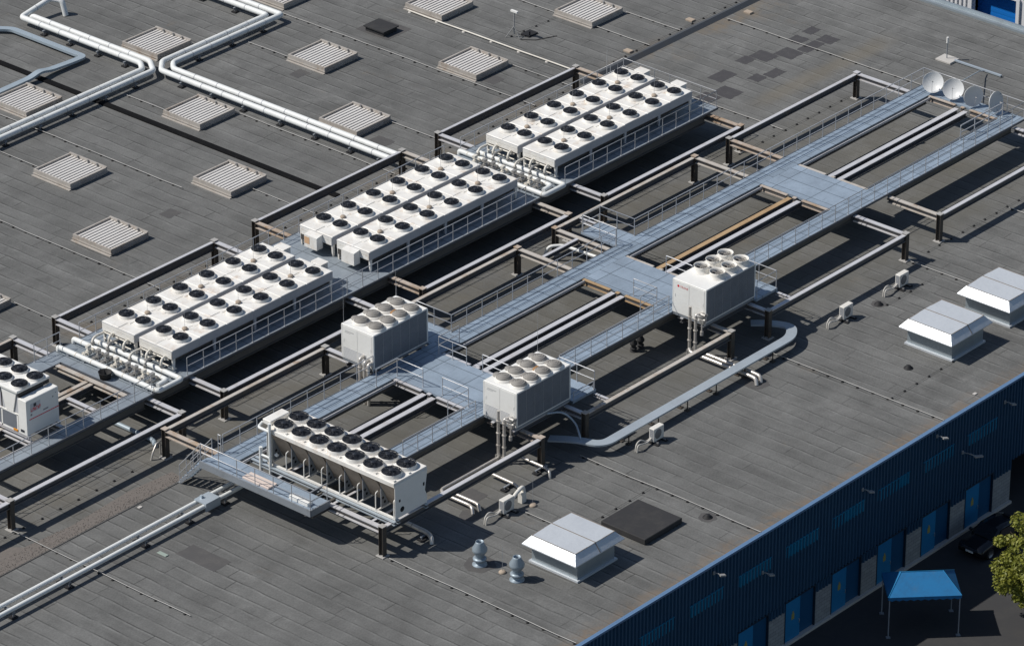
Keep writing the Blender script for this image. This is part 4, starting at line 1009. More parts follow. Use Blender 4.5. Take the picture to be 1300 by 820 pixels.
rv=roof_vent_proto()
vents=[(14.05,42.95,'roof vent between the two pale pipe corners at the top left'),(8.3,33.45,'roof vent between the right white pipe pair and the dark felt ridge'),(-3.0,33.4,'roof vent on plain roof left of the dark ridge, below the left white pipe pair'),
 (2.65,25.25,'roof vent close under the dark felt ridge, in the middle of the left roof'),(2.35,42.9,'roof vent at the left edge next to the pale blue tray'),(19.65,33.4,'roof vent in the top middle with bare roof all round'),(13.95,25.3,'roof vent just above the end of the double white pipe'),
 (30.75,33.25,'roof vent cut by the top edge above the thick cable'),(25.2,25.3,'roof vent right of the small black vent, near the thick cable'),(36.45,25.1,'roof vent at the top right next to the mast'),(-7.65,25.15,'lowest whole roof vent, nearest to the left pair of dry coolers'),
 (-19.05,25.0,'roof vent cut by the left edge'),(25.3,42.4,'roof vent cut by the top edge beyond the pipe corner')]
for i,(x,y,l) in enumerate(vents):
    if i==0: rv.location=(x,y,0); rv['label']=l
    else: dup(rv,(x,y,0),l)

# silver ventilation hoods
def hood(cx,cy,label):
    t=thing('vent_hood',label,'vent hood',(cx,cy,0),'silver ventilation hoods')
    bx,by=1.5,1.57
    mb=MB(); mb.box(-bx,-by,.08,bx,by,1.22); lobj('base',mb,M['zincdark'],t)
    mb=MB()
    for a,b_,c,d in ((-bx-.12,-by-.12,bx+.12,-by-.003),(-bx-.12,by+.003,bx+.12,by+.12),(-bx-.12,-by-.003,-bx-.003,by+.003),(bx+.003,-by-.003,bx+.12,by+.003)): mb.box(a,b_,.006,c,d,.12)
    lobj('flashing',mb,M['zinc'],t)
    rx,ry,tx,ty=1.98,1.86,1.58,1.50; z0,z1=1.22,1.68
    rim=[(-rx,-ry,z0),(rx,-ry,z0),(rx,ry,z0),(-rx,ry,z0)]; top=[(-tx,-ty,z1),(tx,-ty,z1),(tx,ty,z1),(-tx,ty,z1)]
    drop=[(p[0],p[1],p[2]-.06) for p in rim]
    mb=MB(); mb.add(rim+top+drop,[(i,(i+1)%4,4+(i+1)%4,4+i) for i in range(4)]+[(8+i,8+(i+1)%4,(i+1)%4,i) for i in range(4)]+[(11,10,9,8)])
    lobj('cap_skirt',mb,M['zinc'],t)
    mb=MB(); mb.add([(p[0]*1.0,p[1],z1+.001) for p in top]+[(0.,-ty,z1+.03),(0.,ty,z1+.03)],[(0,4,5,3),(4,1,2,5),(0,1,4),(3,5,2)]); lobj('cap_top',mb,M['zinc'],t)
    mb=MB(); mb.box(-.025,-ty,z1+.022,.025,ty,z1+.045)
    mb.prism([(-ry,z0+.01),(-ty,z1+.01),(-ty,z1+.03),(-ry,z0+.03)],'x',-.025,.025)
    for s in (-1,1): mb.box(s*tx-.02,-ty,z1+.002,s*tx+.02,ty,z1+.018); mb.box(-tx,s*ty-.02,z1+.003,tx,s*ty+.02,z1+.019)
    lobj('seams',mb,M['seal'],t)
hood(14.42,-20.3,'silver hood with dark plinth, left of the pair at the right')
hood(19.95,-20.35,'silver hood cut by the right edge, behind the other one')
hood(-18.2,-20.15,'silver hood at the bottom of the roof left of the black hatch')
mb=MB(); mb.bbox(-14.5,-22.0,.05,-11.4,-18.93,.36,.03); 
t=thing('roof_hatch','flat square black roof hatch beside the silver hood','roof hatch',(-12.95,-20.45,0)); obj('lid',mb,M['black_felt'],t)
mb=MB(); mb.box(-14.4,-21.9,.004,-11.5,-19.03,.05); obj('curb',mb,M['patch'],t)
mb=MB(); mb.box(24.85,32.85,.02,26.15,34.45,.34); mb.box(24.75,32.75,.3,26.25,34.55,.38); solo('small_roof_vent',mb,M['black_felt'],'small black box vent on a dark patch near the top','roof vent')

# cowls
def cowl(x,y,label,m='cowl',s=1.):
    t=thing('vent_cowl',label,'vent cowl',(x,y,0),'round vent cowls on the roof')
    mb=MB(); mb.lathe([(.40*s,.006),(.40*s,.05),(.24*s,.09),(.23*s,.26*s),(.36*s,.30*s),(.37*s,.40*s),(.24*s,.44*s)],seg=22); lobj('collar',mb,M[m],t)
    mb=MB(); mb.lathe([(.235*s,.40*s),(.235*s,.62*s),(.30*s,.68*s),(.40*s,.84*s),(.41*s,.98*s),(.22*s,1.32*s),(.22*s,1.40*s),(.19*s,1.40*s),(.18*s,1.1*s)],seg=22); lobj('head',mb,M[m],t)
    mb=MB(); mb.disc((0,0,1.12*s),.185*s,18); lobj('outlet',mb,M['fanhole'],t)
cowl(-21.7,-16.7,'pale blue grey cowl standing alone below the V shaped cooler')
cowl(-21.6,-19.2,'pale blue grey cowl left of the bottom silver hood')
cowl(1.95,-7.5,'small dark cowl below the front walkway, left of two','black_felt',.55)
cowl(2.5,-7.55,'small dark cowl below the front walkway, right of two','black_felt',.58)
rod((-21.55,-18.15,0),1.6,'thin rod on a beige stone between the two pale cowls',r=.012,br=.2)
rod((-15.2,-14.75,0),2.0,'thin rod on a beige stone beside the bottom air conditioner',r=.012,br=.22)

# air conditioners
def ac_unit(x,y,label,hose,w=.86,d=.36,h=.78):
    t=thing('air_conditioner',label,'air conditioner',(x,y,0),'cream air conditioner units on the roof')
    mb=MB(); mb.bbox(0,0,.14,w,d,.14+h,.02); lobj('case',mb,M['ac'],t)
    mb=MB()
    for k in range(9): mb.box(-.008,.05+k*.03,.2,-.001,.065+k*.03,.86)
    lobj('side_louvre',mb,M['greyside'],t)
    mb=MB()
    mb.lathe([(.29,0),(.27,.012),(0,.012)],(w*.42,0,.53),20,M=Matrix.Rotation(PI/2,4,'X')); lobj('fan_grille',mb,M['acdark'],t)
    for xx in (.1,w-.16):
        mb=MB(); mb.box(xx,-.22,.06,xx+.07,d+.12,.138); lobj('foot',mb,M['acdark'],t)
    for xx in (-.02,w-.14):
        mb=MB(); mb.box(xx-.06,-.32,.006,xx+.14,.16+d,.058); lobj('rubber_mat',mb,M['foam'],t)
    for k in range(2):
        mb=MB(); mb.tube(fillet([(-.0,.25-.06*k,.32),(-.35,.25-.1*k,.22),(-.8,.32-.16*k,.30+.22*(1-k)),(-1.25,.25-.12*k,.42),(-1.32,.22-.12*k,.01)],.25,4),.045,7); lobj('hose',mb,M['hose'],t)
ac_unit(18.05,-14.35,'cream air conditioner farthest along the roof, beside a roof drain',1)
ac_unit(12.68,-14.35,'cream air conditioner near the rounded end of the grey tray',1)
ac_unit(-5.72,-15.35,'cream air conditioner inside the bend of the grey tray',1)
ac_unit(-17.1,-14.35,'cream air conditioner next to the pipe elbows below the middle chiller',1)
mb=MB(); mb.tube(fillet([(-15.0,-14.0,.05),(-15.2,-14.05,.95),(-15.9,-14.1,.75),(-16.3,-14.15,.45)],.2,4),.11,8); mb.box(-15.45,-14.2,.006,-15.1,-13.9,.62); solo('cable_duct',mb,M['ac'],'cream bent cable duct above the bottom air conditioner','duct')

# ---------------------------------------------------------------- lagged pipes on the roof
pg='white lagged pipe runs on the roof'
def pipe_run(pts,r,label,mat='pipe',fr=.25,bands=True,group=pg,sup=None):
    c=[sum(p[i] for p in pts)/len(pts) for i in range(2)]
    t=thing('pipe_run',label,'pipe',(c[0],c[1],0),group)
    mb=MB(); mb.tube(fillet(pts,fr,4),r,12); obj('pipe',mb,M[mat],t)
    if bands:
        for i in range(len(pts)-1):
            a,b=Vector(pts[i]),Vector(pts[i+1]); L=(b-a).length
            n=int(L//2.0)
            if abs((b-a).normalized().z)>.5: continue
            for k in range(1,n+1):
                q=a+(b-a)*(k/(n+1)); d=(b-a).normalized()*.03
                mb=MB(); mb.tube([q-d,q+d],r*1.05,12); obj('pipe_band',mb,M['greyside'] if mat=='pipe' else M['valve'],t)
    return t
z=.55
pipe_run([(13.6,51.0,.0),(13.6,51.3,1.0),(13.3,52.1,1.0),(10.65,52.1,z),(10.65,41.0,z),(10.0,40.2,z),(-60,40.2,z)],.19,'inner white pipe of the left pair that hooks back at its top end')
pipe_run([(11.25,51.9,.0),(11.25,51.7,z),(11.25,40.75,z),(10.35,39.55,z),(-60,39.55,z)],.19,'outer white pipe of the left pair turning at the roof vent')
pipe_run([(21.5,75,z),(21.5,40.15,z),(11.75,40.15,z),(10.72,39.2,z),(10.72,18.9,z)],.19,'white pipe of the right pair that makes the outer bend')
pipe_run([(22.2,75,z),(22.2,39.5,z),(12.1,39.5,z),(11.42,38.8,z),(11.42,18.9,z),(11.42,18.3,.9)],.19,'white pipe of the right pair on the inside of the bend')
def support(x,y,wx,wy,label,h=.34):
    t=thing('pipe_support',label,'pipe support',(x,y,0),'small steel supports under roof pipes')
    mb=MB(); mb.box(-wx,-wy,h-.06,wx,wy,h); mb.tube([(-wx*.85,-wy*.85,.08),(-wx*.85,-wy*.85,h-.05)],.03,6); mb.tube([(wx*.85,wy*.85,.08),(wx*.85,wy*.85,h-.05)],.03,6); lobj('trestle',mb,M['fascia'],t)
    for s in (-1,1):
        mb=MB(); mb.box(s*wx*.85-.18,s*wy*.85-.18,.006,s*wx*.85+.18,s*wy*.85+.18,.09); lobj('foot',mb,M['foam'],t)
    return t
sup={}
for k,y in enumerate((49.8,47.4,44.8,42.3)): support(10.95,y,.6,.05,'one of four pipe supports under the left pipe pair before its bend')['group']='supports under the left pipe pair'
for k,x in enumerate((8.6,5.9,3.0,.2,-2.8,-6)): support(x,39.88,.05,.6,'one of six pipe supports under the left pipe pair past its bend')['group']='supports under the left pipe pair'
for k,x in enumerate((20.3,17.4,14.3)): support(x,39.83,.05,.6,'one of three pipe supports under the right pipe pair before its bend')['group']='supports under the right pipe pair'
for k,y in enumerate((37.3,34.6,31.8,28.6,25.6,22.6,20.2)): support(11.07,y,.6,.05,'one of seven pipe supports under the long straight right pipe pair')['group']='supports under the right pipe pair'
for k,y in enumerate((43,46,49)): support(21.85,y,.6,.05,'one of three pipe supports under the pipes leaving the top edge')['group']='supports under the right pipe pair'
# pale blue cable tray, flat section
def tray_run(pts,w,h,label,mat,cat='cable tray',legs=None,name='cable_tray',nf=6,fr=.6):
    P=fillet(pts,fr,nf)
    t=thing(name,label,cat,(P[0].x,P[0].y,0))
    v=[];f=[]
    for i,p in enumerate(P):
        d=(P[min(i+1,len(P)-1)]-P[max(i-1,0)]); d.z=0; d.normalize(); s=Vector((-d.y,d.x,0))*w/2
        for q in (-s,s):
            for zz in (-h,0): v.append(p+q+Vector((0,0,zz)))
    for i in range(len(P)-1):
        a=i*4; b=a+4
        f+=[(a+1,b+1,b+3,a+3),(a,a+2,b+2,b),(a,b,b+1,a+1),(a+2,a+3,b+3,b+2)]
    f+=[(0,1,3,2),(len(v)-4,len(v)-2,len(v)-1,len(v)-3)]
    mb=MB(); mb.add(v,f); obj('cover',mb,M[mat],t)
    for (x,y) in legs or []:
        zt=min(P,key=lambda p:(p.x-x)**2+(p.y-y)**2).z-h
        for q in (-w*.42,w*.42):
            mb=MB(); mb.box(x-.025,y+q-.025,.06,x+.025,y+q+.025,zt-.003); mb.box(x-.14,y+q-.14,.006,x+.14,y+q+.14,.06); obj('leg',mb,M['column'],t)
    return t
tray_run([(-12,60,.35),(-2,53.4,.35),(8.6,52.6,.35),(9.35,51.6,.35),(9.35,44.9,.35),(8.2,44.95,.35),(6.4,45,.42),(5.5,45,.62),(4.6,45,.42),(-2,45,.35),(-50,45,.35)],.46,.16,'pale blue flat cable tray that steps over the dark felt ridge','bluepipe',fr=.35)
tray_run([(-9.75,-11.2,.60),(-9.05,-12.6,.74),(-8.6,-14.06,.75),(8.2,-14.02,.75),(9.25,-13.2,.75),(8.75,-12.1,.75),(8.0,-11.2,.75)],.62,.10,'wide pale grey covered tray on legs with rounded ends along the right roof','tray',legs=[(-6.6+2.55*k,-14.02) for k in range(6)],fr=1.1,nf=8)
mb=MB(); mb.tube(fillet([(-9.6,-10.9,1.92),(-8.7,-11.3,1.85),(-8.3,-11.9,1.2),(-8.95,-12.8,.78)],.6,6),.06,8); solo('conduit',mb,M['tray'],'pale conduit curling down from the middle chiller to the grey tray','conduit')
# two thin white pipes bottom left
g2='thin white pipes at the bottom left'
for y,l in ((-1.5,'upper one of the two thin white pipes running off the bottom left'),(-2.14,'lower one of the two thin white pipes running off the bottom left')):
    pipe_run([(-60,y,.5),(-23.5,y,.5)],.125,l,'pipe',.2,False,g2)
for x in (-46,-41.5,-37.5,-31.9,-28.6,-25.9): support(x,-1.84,.05,.42,'one of the dark supports under the two thin white pipes',.40)['group']='supports under the thin white pipes'
mb=MB(); mb.box(-27.5,-2.32,.22,-26.4,-2.25,.72); mb.box(-27.5,-2.25,.63,-26.4,-1.42,.70); mb.box(-27.2,-1.7,.70,-27.05,-1.55,.85); solo('valve_cover',mb,M['tray'],'grey metal cover over the two thin white pipes','pipe cover')
# silver pipes from the chillers
gs_='silver lagged pipes below the chillers'
pipe_run([(-12.75,-10.15,.55),(-12.75,-10.2,.28),(-17.5,-10.2,.28),(-17.75,-10.6,.28),(-17.75,-12.45,.28),(-17.85,-12.75,.28),(-18.0,-12.95,.0)],.095,'silver pipe from the middle chiller, inner bend','pipe_alu',.22,False,gs_)
pipe_run([(-12.75,-10.57,.55),(-12.7,-10.6,.28),(-16.9,-10.6,.28),(-17.35,-10.7,.28),(-17.35,-12.5,.28),(-17.4,-12.8,.28),(-17.5,-13.0,.0)],.095,'silver pipe from the middle chiller, outer bend','pipe_alu',.22,False,gs_)
pipe_run([(3.6,-10.25,.5),(3.5,-10.4,.34),(3.5,-14.75,.34),(3.45,-15.2,.34),(3.35,-15.35,.0)],.11,'silver pipe from the right chiller with elbow at the grey tray, left one','pipe_alu',.3,True,gs_)
pipe_run([(3.9,-10.3,.5),(3.9,-10.5,.34),(3.9,-14.75,.34),(3.85,-15.2,.34),(3.75,-15.35,.0)],.11,'silver pipe from the right chiller with elbow at the grey tray, right one','pipe_alu',.3,True,gs_)
pipe_run([(-12.0,-10.9,.32),(-12.05,-13.0,.32),(-12.25,-13.4,.32),(-12.35,-13.5,.0)],.085,'short silver pipe with elbow right of the column below the middle chiller','pipe_alu',.25,False,gs_)
pipe_run([(-14.45,-11.0,.32),(-14.5,-12.9,.32),(-14.75,-13.4,.32),(-14.85,-13.5,.0)],.085,'short silver pipe with elbow beside the cream cable duct','pipe_alu',.25,False,gs_)
pipe_run([(-21.4,-10.6,.32),(-21.45,-12.8,.32),(-21.7,-13.3,.32),(-21.8,-13.4,.0)],.13,'thick silver pipe with elbow under the V shaped cooler','pipe_alu',.35,True,gs_)
pipe_run([(7.3,3.9,.02),(7.4,3.6,.95),(8.0,3.0,1.0),(8.15,.3,1.0)],.10,'white pipe bending under the small landing','pipe',.3,False,gs_)
pipe_run([(-23.6,9.0,.12),(-23.6,5.6,.12),(-24.0,5.0,.12)],.14,'pale blue duct lying on the dark roof under the rear platform','bluepipe',.3,False,gs_)
pipe_run([(-24.3,4.35,.02),(-24.3,4.35,.75),(-24.6,4.3,.8),(-25.05,4.2,.35),(-25.15,4.2,.01)],.055,'small looped pipe beside the column at the stairs','pipe_alu',.2,False,gs_)
for x,y,l in ((-14.7,-12.5,'small pipe support by the cream cable duct'),(-12.2,-12.6,'small pipe support by the column below the middle chiller'),(3.7,-13.3,'pipe support under the silver pair beside the grey tray'),(-21.6,-12.7,'pipe support under the V shaped cooler')): support(x,y,.3,.05,l,.22)

# ---------------------------------------------------------------- lightning conductors on the roof
cg='lightning conductor lines on the roof'
hm=None
def conductor(p0,p1,label,r=.022,sp=1.05,mat='cable',hold='holder',hs=.075):
    a,b=Vector((*p0,0)),Vector((*p1,0)); L=(b-a).length; d=(b-a)/L
    t=thing('lightning_conductor',label,'conductor',a,cg)
    s=Vector((-d.y,d.x,0)); n=max(3,int(L/1.6)); pts=[]
    for k in range(n+1): pts.append(a+d*(L*k/n)+s*random.uniform(-.035,.035)+Vector((0,0,.075+r)))
    mb=MB(); mb.tube(pts,r,5); obj('cable',mb,M[mat],t)
    key=hold+str(hs)
    if key not in HM:
        mb=MB(); mb.lathe([(hs*1.15,.004),(hs*1.1,.03),(hs*.7,.075),(0,.08)],seg=10); HM[key]=mesh_of(mb,M[hold],'holder')
    m=int(L/sp)
    for k in range(m+1):
        q=d*(k*sp+.2)+s*random.uniform(-.03,.03)
        if q.length<L: link('holder',HM[key],t,q)
    return t
HM={}
for x,y0,y1,l in ((-10.38,75,18.3,'long conductor left of the roof vent on the middle left'),(-17.22,23.4,18.2,'short conductor ending at the leftmost rear column'),(-3.72,75,34.9,'conductor running into the lone roof vent on the left'),
  (.03,75,26.8,'conductor passing between the left roof vents'),(2.8,23.5,18.2,'short conductor below the vent by the dark ridge'),(7.33,38.9,35.2,'short conductor at the vent near the pipe corner'),(10.05,32.4,18.3,'conductor hugging the double white pipe'),
  (15.45,23.6,18.2,'short conductor below the vent over the pipe end'),(18.33,38.8,35.1,'short conductor above the bare top middle vent'),(23.2,75,18.3,'long conductor from the pipe corner to the rear platform'),
  (26.95,23.6,18.2,'short conductor below the vent near the thick cable'),(35.15,75,18.8,'conductor running past the mast side vent to the felt step'),(38.3,23.4,18.8,'short conductor from the top right vent to the felt step'),
  (41.8,17.7,-14,'long conductor across the pale far bay past the dark patches'),(30.72,9.4,4.3,'short conductor right of the far end of the rear platform'),(30.72,15.,9.4,'conductor end piece among the dark felt patches') ,(21.3,-12.7,-17.9,'conductor from the right column towards the silver hoods'),
  (31.0,-12.9,-25.6,'conductor at the right edge beyond the last column'),(6.85,-13.3,-25.8,'conductor crossing the open roof to the blue eaves on the right'),(-9.45,-13.2,-25.8,'conductor from the grey tray past the black hatch to the eaves'),
  (-16.07,-15.0,-18.2,'short conductor running into the bottom silver hood'),(-35.5,4.2,-9,'conductor from the front left column across the gravel strip'),(-24.48,-12.8,-25.7,'conductor from the corner column towards the bottom')):
    conductor((x,y0),(x,y1),l)
conductor((28.9,34.4),(28.85,18.0),'thick pale cable with yellowish knobs ending at the rear column',.055,2.4,'pipe_cream','slab',.12)
for (a,b,l) in (((-58,4.06),(-25.4,4.06),'row of black holders with thin wire beside the front left beam'),((24.9,4.2),(37.4,4.2),'row of black holders below the far right beam'),((22.9,-12.66),(45,-12.66),'row of black holders beyond the right column'),
   ((15.8,-14.95),(20.6,-14.95),'row of black holders beside the farthest air conditioner'),((-16.2,-18.35),(-9.6,-18.35),'row of black holders behind the black hatch'),((6.9,-22.05),(12.9,-22.05),'row of black holders near the right eaves'),
   ((31.5,18.95),(50,18.95),'row of black holders along the felt step'),((-18.8,18.35),(30,18.35),'row of black holders behind the rear beam'),((30.2,26.6),(34.6,26.3),'row of black holders between mast and top right vent')):
    conductor(a,b,l,.009,1.15 if b[0]-a[0]<25 else 1.35,'cablethin')

# masts, drains and bits
t=thing('tripod_mast','thin white tripod mast with a small head on the upper roof','mast',(30.5,26.45,0))
mb=MB(); mb.tube([(30.5,26.45,.2),(30.5,26.45,1.75)],.04,8); obj('pole',mb,M['lamp'],t)
mb=MB(); mb.box(30.42,26.15,1.75,30.58,26.7,1.87); obj('head',mb,M['cwhite'],t)
for k in range(3):
    a=k*2.09+.4; mb=MB(); mb.tube([(30.5,26.45,.75),(30.5+.55*math.cos(a),26.45+.55*math.sin(a),.03)],.025,6); obj('leg',mb,M['lamp'],t)
mb=MB(); mb.box(31.0,25.6,.006,31.9,26.3,.1); mb.tube([(31.2,25.7,.1),(31.2,25.7,.35)],.05,6); mb.tube([(30.4,25.8,.02),(31.0,25.0,.02),(32.4,24.4,.02)],.03,5); solo('rubber_mat',mb,M['foam'],'black rubber mat with a cable beside the tripod mast','mat')
t=thing('antenna_mast','short antenna mast on a pale slab beyond the dishes','mast',(46.15,2.9,0))
mb=MB(); mb.bbox(45.65,2.3,.006,46.65,3.5,.13,.02); obj('slab',mb,M['slab'],t)
mb=MB(); mb.tube([(46.15,2.95,.13),(46.15,2.95,1.2)],.035,8); obj('pole',mb,M['fascia'],t)
mb=MB(); mb.tube([(46.15,2.95,1.2),(46.15,2.95,1.6)],.075,10); obj('antenna',mb,M['cwhite'],t)
tray_run([(46.25,2.4,.16),(46.25,-1.3,.16)],.16,.1,'narrow tray on the roof from the pale slab','tray')
mb=MB(); mb.tube([(45.9,-.2,.25),(45.2,-.3,.5),(39.0,-2.6,2.25)],.035,8); solo('cable_beam',mb,M['tray'],'thin pale beam carrying cables from the dishes down to the roof','cable beam')
for x,y,l in ((15.75,-14.55,'black roof drain near the farthest air conditioner'),(-10.0,-22.6,'roof drain right of the black hatch'),(10.6,-20.55,'tiny black drain left of the right silver hood')):
    mb=MB(); mb.lathe([(.28,.006),(.26,.05),(.16,.07),(.15,.16),(0,.18)],(x,y,0),14); solo('roof_drain',mb,M['foam'],l,'drain',loc=(x,y,0))
for x,y,l in ((40.1,19.4,'grey block on the roof left of the felt step, middle'),(46.1,19.6,'grey block on the roof at the top of the felt step'),(43.6,17.3,'grey block on the near side of the felt step'),(33.6,19.3,'grey block at the near end of the felt step')):
    mb=MB(); mb.bbox(x-.2,y-.28,.006,x+.2,y+.28,.12,.02); solo('ballast_block',mb,M['stone'],l,'block','loose blocks by the felt step')
random.seed(11)
for x,y,l in ((-29.2,1.0,'small white scrap beside the gravel strip'),(10.6,-25.2,'white scrap by the blue eaves'),(-31.9,-3.4,'flat pale green scrap near the dark felt patch')):
    mb=MB(); mb.bbox(x-.12,y-.35 if 'green' in l else y-.1,.008,x+.12,y+.3 if 'green' in l else y+.1,.05,.01); solo('scrap',mb,M['slab'] if 'green' not in l else worn('pale_green',(.30,.36,.32),(.24,.28,.25)),l,'scrap')
mb=MB(); mb.tube(fillet([(35.1,-2.3,.3),(34.6,-2.9,.35),(34.2,-2.6,.3),(33.9,-3.1,.2)],.2,4),.12,8); mb.tube([(34.4,-3.0,.35),(34.9,-3.2,.42)],.09,8); solo('pipe_stub',mb,M['pipe_alu'],'silver pipe stub on the roof under the dishes','pipe')

# ---------------------------------------------------------------- yard: car, truck, trees
def car(cx,cy,yaw,label):
    t=thing('parked_car',label,'car',(cx,cy,GZ)); t.rotation_euler.z=yaw
    L,Wd=4.1,1.74
    side=[(-2.05,.32),(-2.08,.62),(-1.95,.80),(-1.25,.92),(-.95,.95),(-.25,1.40),(.15,1.47),(1.1,1.45),(1.75,1.12),(2.03,.95),(2.08,.60),(2.02,.32)]
    mb=MB(); secs=[(-.87,.92,.86),(-.80,1.,1.),(-.35,1.,1.01),(.35,1.,1.01),(.80,1.,1.),(.87,.92,.86)]
    v=[];f=[];n=len(side)
    for yy,sx,sz in secs:
        for x,z in side:
            k=yy
            if z>1.0: k=yy*(1-.22*(z-1.0)/.47)
            v.append((x*sx,k,.32+(z-.32)*sz if z<1.0 else .32+(z-.32)*(sz if abs(yy)<.8 else sz)))
    for i in range(len(secs)-1):
        for j in range(n):
            k=(j+1)%n; f.append((i*n+j,(i+1)*n+j,(i+1)*n+k,i*n+k))
    f.append(tuple(range(n))); f.append(tuple(range((len(secs)-1)*n+n-1,(len(secs)-1)*n-1,-1)))
    mb.add(v,f,0,True); lobj('body',mb,M['carpaint'],t)
    mb=MB(); mb.add([(-.96,-.66,.985),(-.96,.66,.985),(-.29,.56,1.415),(-.29,-.56,1.415)],[(0,1,2,3)]); o=lobj('windscreen',mb,M['glass'],t,(-.012,0,.014))
    mb=MB(); mb.add([(1.16,-.56,1.44),(1.16,.56,1.44),(1.72,.66,1.16),(1.72,-.66,1.16)],[(0,1,2,3)]); lobj('rear_window',mb,M['glass'],t,(.012,0,.016))
    for s in (-1,1):
        mb=MB(); q=[(-.72,s*.83,1.0),(1.35,s*.83,1.03),(1.02,s*.715,1.38),(-.18,s*.715,1.37)]; mb.add(q if s<0 else q[::-1],[(0,1,2,3)]); lobj('side_window',mb,M['glass'],t,(0,s*.035,0))
        mb=MB(); mb.lathe([(0,-.03),(.14,-.02),(.16,.02),(0,.05)],(-1.93,s*.6,.68),12,M=Matrix.Rotation(-PI/2,4,'Y')@Matrix.Diagonal((.6,1.2,1,1))); lobj('headlight',mb,M['lens'],t)
        mb=MB(); mb.bbox(-.86,s*.98-.1,.98,-.7,s*.98+.1,1.12,.03); lobj('mirror',mb,M['carpaint'],t)
        for x in (-1.28,1.28):
            mb=MB(); mb.lathe([(.2,-.1),(.31,-.1),(.325,-.06),(.325,.06),(.31,.1),(.2,.1)],(x,s*.78,.325),24,M=Matrix.Rotation(PI/2,4,'X')); w=lobj('wheel',mb,M['tyre'],t)
            mb=MB(); mb.lathe([(0,.0),(.21,.0),(.215,.03)],(x,s*.885,.325),16,M=Matrix.Rotation(PI/2 if s<0 else -PI/2,4,'X')); lobj('rim',mb,M['alloy'],w)
    mb=MB(); mb.box(-2.10,-.26,.45,-2.075,.26,.56); lobj('number_plate',mb,M['cwhite'],t)
    mb=MB(); mb.box(-2.09,-.5,.60,-2.05,.5,.74); lobj('grille',mb,M['fanblack'],t)
car(8.9,-28.1,R(-3),'black hatchback parked in the shade below the navy wall')
t=thing('yard_canopy','blue hipped canopy shelter on posts in the shaded yard at the bottom edge','canopy',(-.61,-30.1,GZ)); t.rotation_euler.z=R(-45)
a,b_,ze,zr=2.0,1.35,2.55,3.35; rx=1.15
top=[(-a,-b_,ze),(a,-b_,ze),(a,b_,ze),(-a,b_,ze),(-rx,0,zr),(rx,0,zr)]
mb=MB(); mb.add(top,[(0,1,5,4),(1,2,5),(2,3,4,5),(3,0,4)])
mb.add([(p[0]*.995,p[1]*.995,p[2]-.03) for p in top],[(4,5,1,0),(5,2,1),(5,4,3,2),(4,0,3)])
for (x0,y0),(x1,y1) in (((-a,-b_),(a,-b_)),((a,-b_),(a,b_)),((a,b_),(-a,b_)),((-a,b_),(-a,-b_))):
    n=10                                                      # scalloped valance
    for k in range(n):
        u0,u1=k/n,(k+1)/n; P=lambda u,z:(x0+(x1-x0)*u,y0+(y1-y0)*u,z)
        mb.add([P(u0,ze),P(u1,ze),P(u1,ze-.16),P((u0+u1)/2,ze-.24),P(u0,ze-.16)],[(4,3,2,1,0)])
lobj('roof_cover',mb,M['canvas'],t)
mb=MB()
for p,q in ((0,4),(1,5),(2,5),(3,4),(4,5)): mb.tube([Vector(top[p])+Vector((0,0,.012)),Vector(top[q])+Vector((0,0,.012))],.022,5)
lobj('seam',mb,M['door'],t)
for x in (-a+.08,a-.08):
    for y in (-b_+.08,b_-.08):
        mb=MB(); mb.box(x-.03,y-.03,.02,x+.03,y+.03,ze-.02); mb.box(x-.12,y-.12,.0,x+.12,y+.12,.02); lobj('post',mb,M['fascia'],t)

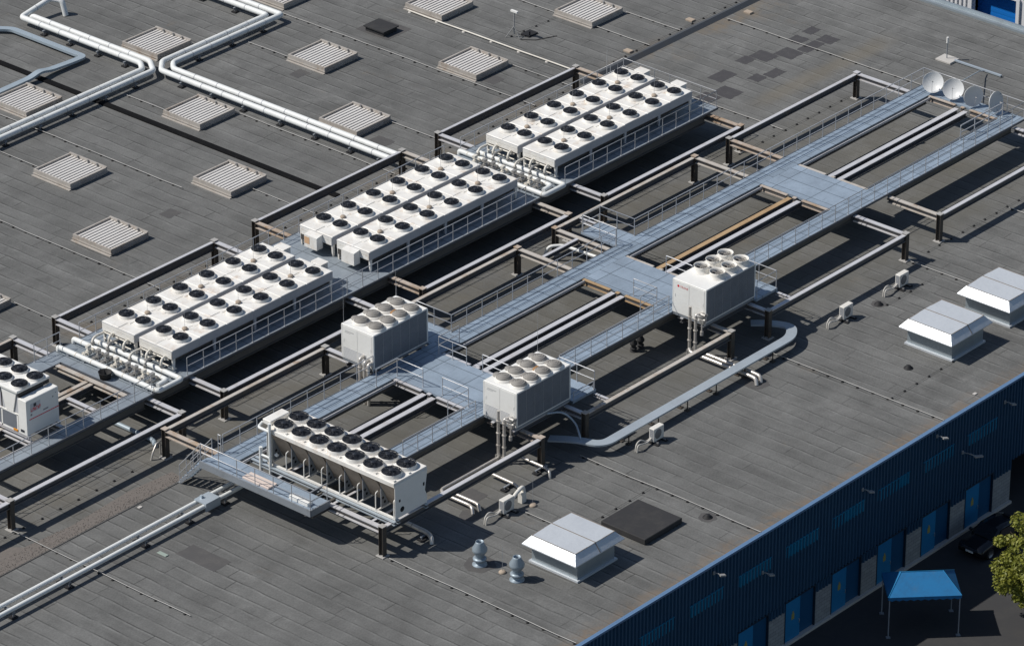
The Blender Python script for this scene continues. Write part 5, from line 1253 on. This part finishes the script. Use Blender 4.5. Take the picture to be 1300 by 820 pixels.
def tree(cx,cy,h,r,label,n,seed):
    rnd=random.Random(seed)
    t=thing('tree',label,'tree',(cx,cy,GZ))
    mb=MB(); top=GZ+h
    mb.tube([(cx,cy,GZ),(cx+.1,cy,GZ+h*.3),(cx-.05,cy+.1,GZ+h*.6),(cx,cy,GZ+h*.85)],[.2,.15,.10,.03],8)
    tips=[]
    for k in range(16):
        a=rnd.uniform(0,6.28); z0=GZ+h*rnd.uniform(.28,.7); e=rnd.uniform(.45,.95)*r
        p=Vector((cx+math.cos(a)*e,cy+math.sin(a)*e,z0+rnd.uniform(.4,1.6)))
        mb.tube([(cx,cy,z0),((cx+p.x)/2,(cy+p.y)/2,z0+.35),p],[.07,.045,.015],5); tips.append(p)
    obj('trunk',mb,M['bark'],t)
    mb=MB(); cen=-3.9
    clumps=[]
    for k in range(95):
        while True:
            q=Vector((rnd.uniform(-1,1),rnd.uniform(-1,1),rnd.uniform(-1,1)))
            if .30<q.length<1: break
        k_=rnd.uniform(.8,1.12)
        clumps.append((Vector((cx+q.x*r*k_,cy+q.y*r*k_,max(GZ+.5,cen+q.z*4.0*k_))),rnd.uniform(.28,.62)))
    for i in range(n):
        c,s=rnd.choice(clumps)
        d=Vector((rnd.gauss(0,1),rnd.gauss(0,1),rnd.gauss(0,.8))); d=d.normalized()*s*rnd.uniform(.3,1.)**.5
        p=c+d; l=rnd.uniform(.07,.14); nn=(d.normalized()*.7+Vector((rnd.gauss(0,.6),rnd.gauss(0,.6),rnd.gauss(.5,.6)))).normalized()
        u=nn.orthogonal().normalized(); a=rnd.uniform(0,6.28); w=nn.cross(u); u,w=u*math.cos(a)+w*math.sin(a),w*math.cos(a)-u*math.sin(a)
        mb.add([p-u*l,p+w*l*.55,p+u*l,p-w*l*.55],[(0,1,2,3)])
    obj('crown',mb,M['leaf'],t)
tree(3.1,-35.5,6.6,2.85,'sunlit yellow green tree beside the black car at the lower right corner',21000,5)

# ---------------------------------------------------------------- light, sky, camera
EL=48.7; sd=Vector((-.656,.755,0)).normalized()*math.cos(R(EL)); sd.z=math.sin(R(EL))
sun=bpy.data.lights.new('sun','SUN'); sun.energy=SUN_E if 'SUN_E' in globals() else 4.2; sun.angle=R(.53); sun.color=(1.,.955,.89)
so=bpy.data.objects.new('sun',sun); COL.objects.link(so); so.location=(0,0,80); so.rotation_euler=sd.to_track_quat('Z','Y').to_euler()
w=bpy.data.worlds.new('World'); S.world=w; w.use_nodes=True; nt=w.node_tree
sky=nt.nodes.new('ShaderNodeTexSky'); sky.sky_type='NISHITA'; sky.sun_disc=False; sky.sun_elevation=R(EL); sky.sun_rotation=math.atan2(sd.x,sd.y); sky.air_density=1.; sky.dust_density=.6; sky.ozone_density=1.
nt.links.new(sky.outputs[0],nt.nodes['Background'].inputs[0]); nt.nodes['Background'].inputs[1].default_value=.072
S.view_settings.view_transform='Standard'; S.view_settings.look='None'; S.view_settings.exposure=0.; S.view_settings.gamma=1.

f_,pit,yaw=5897.59,R(27.59590),R(48.87753); D=f_/22.
fwd=Vector((math.sin(yaw)*math.cos(pit),math.cos(yaw)*math.cos(pit),-math.sin(pit)))
rt=Vector((math.cos(yaw),-math.sin(yaw),0)); up=rt.cross(fwd)
cam=bpy.data.cameras.new('camera'); co=bpy.data.objects.new('camera',cam); COL.objects.link(co)
cam.sensor_width=36; cam.lens=f_/1300*36; cam.clip_start=1; cam.clip_end=2000
mt=Matrix((rt,up,-fwd)).transposed().to_4x4(); mt.translation=-fwd*D; co.matrix_world=mt
S.camera=co
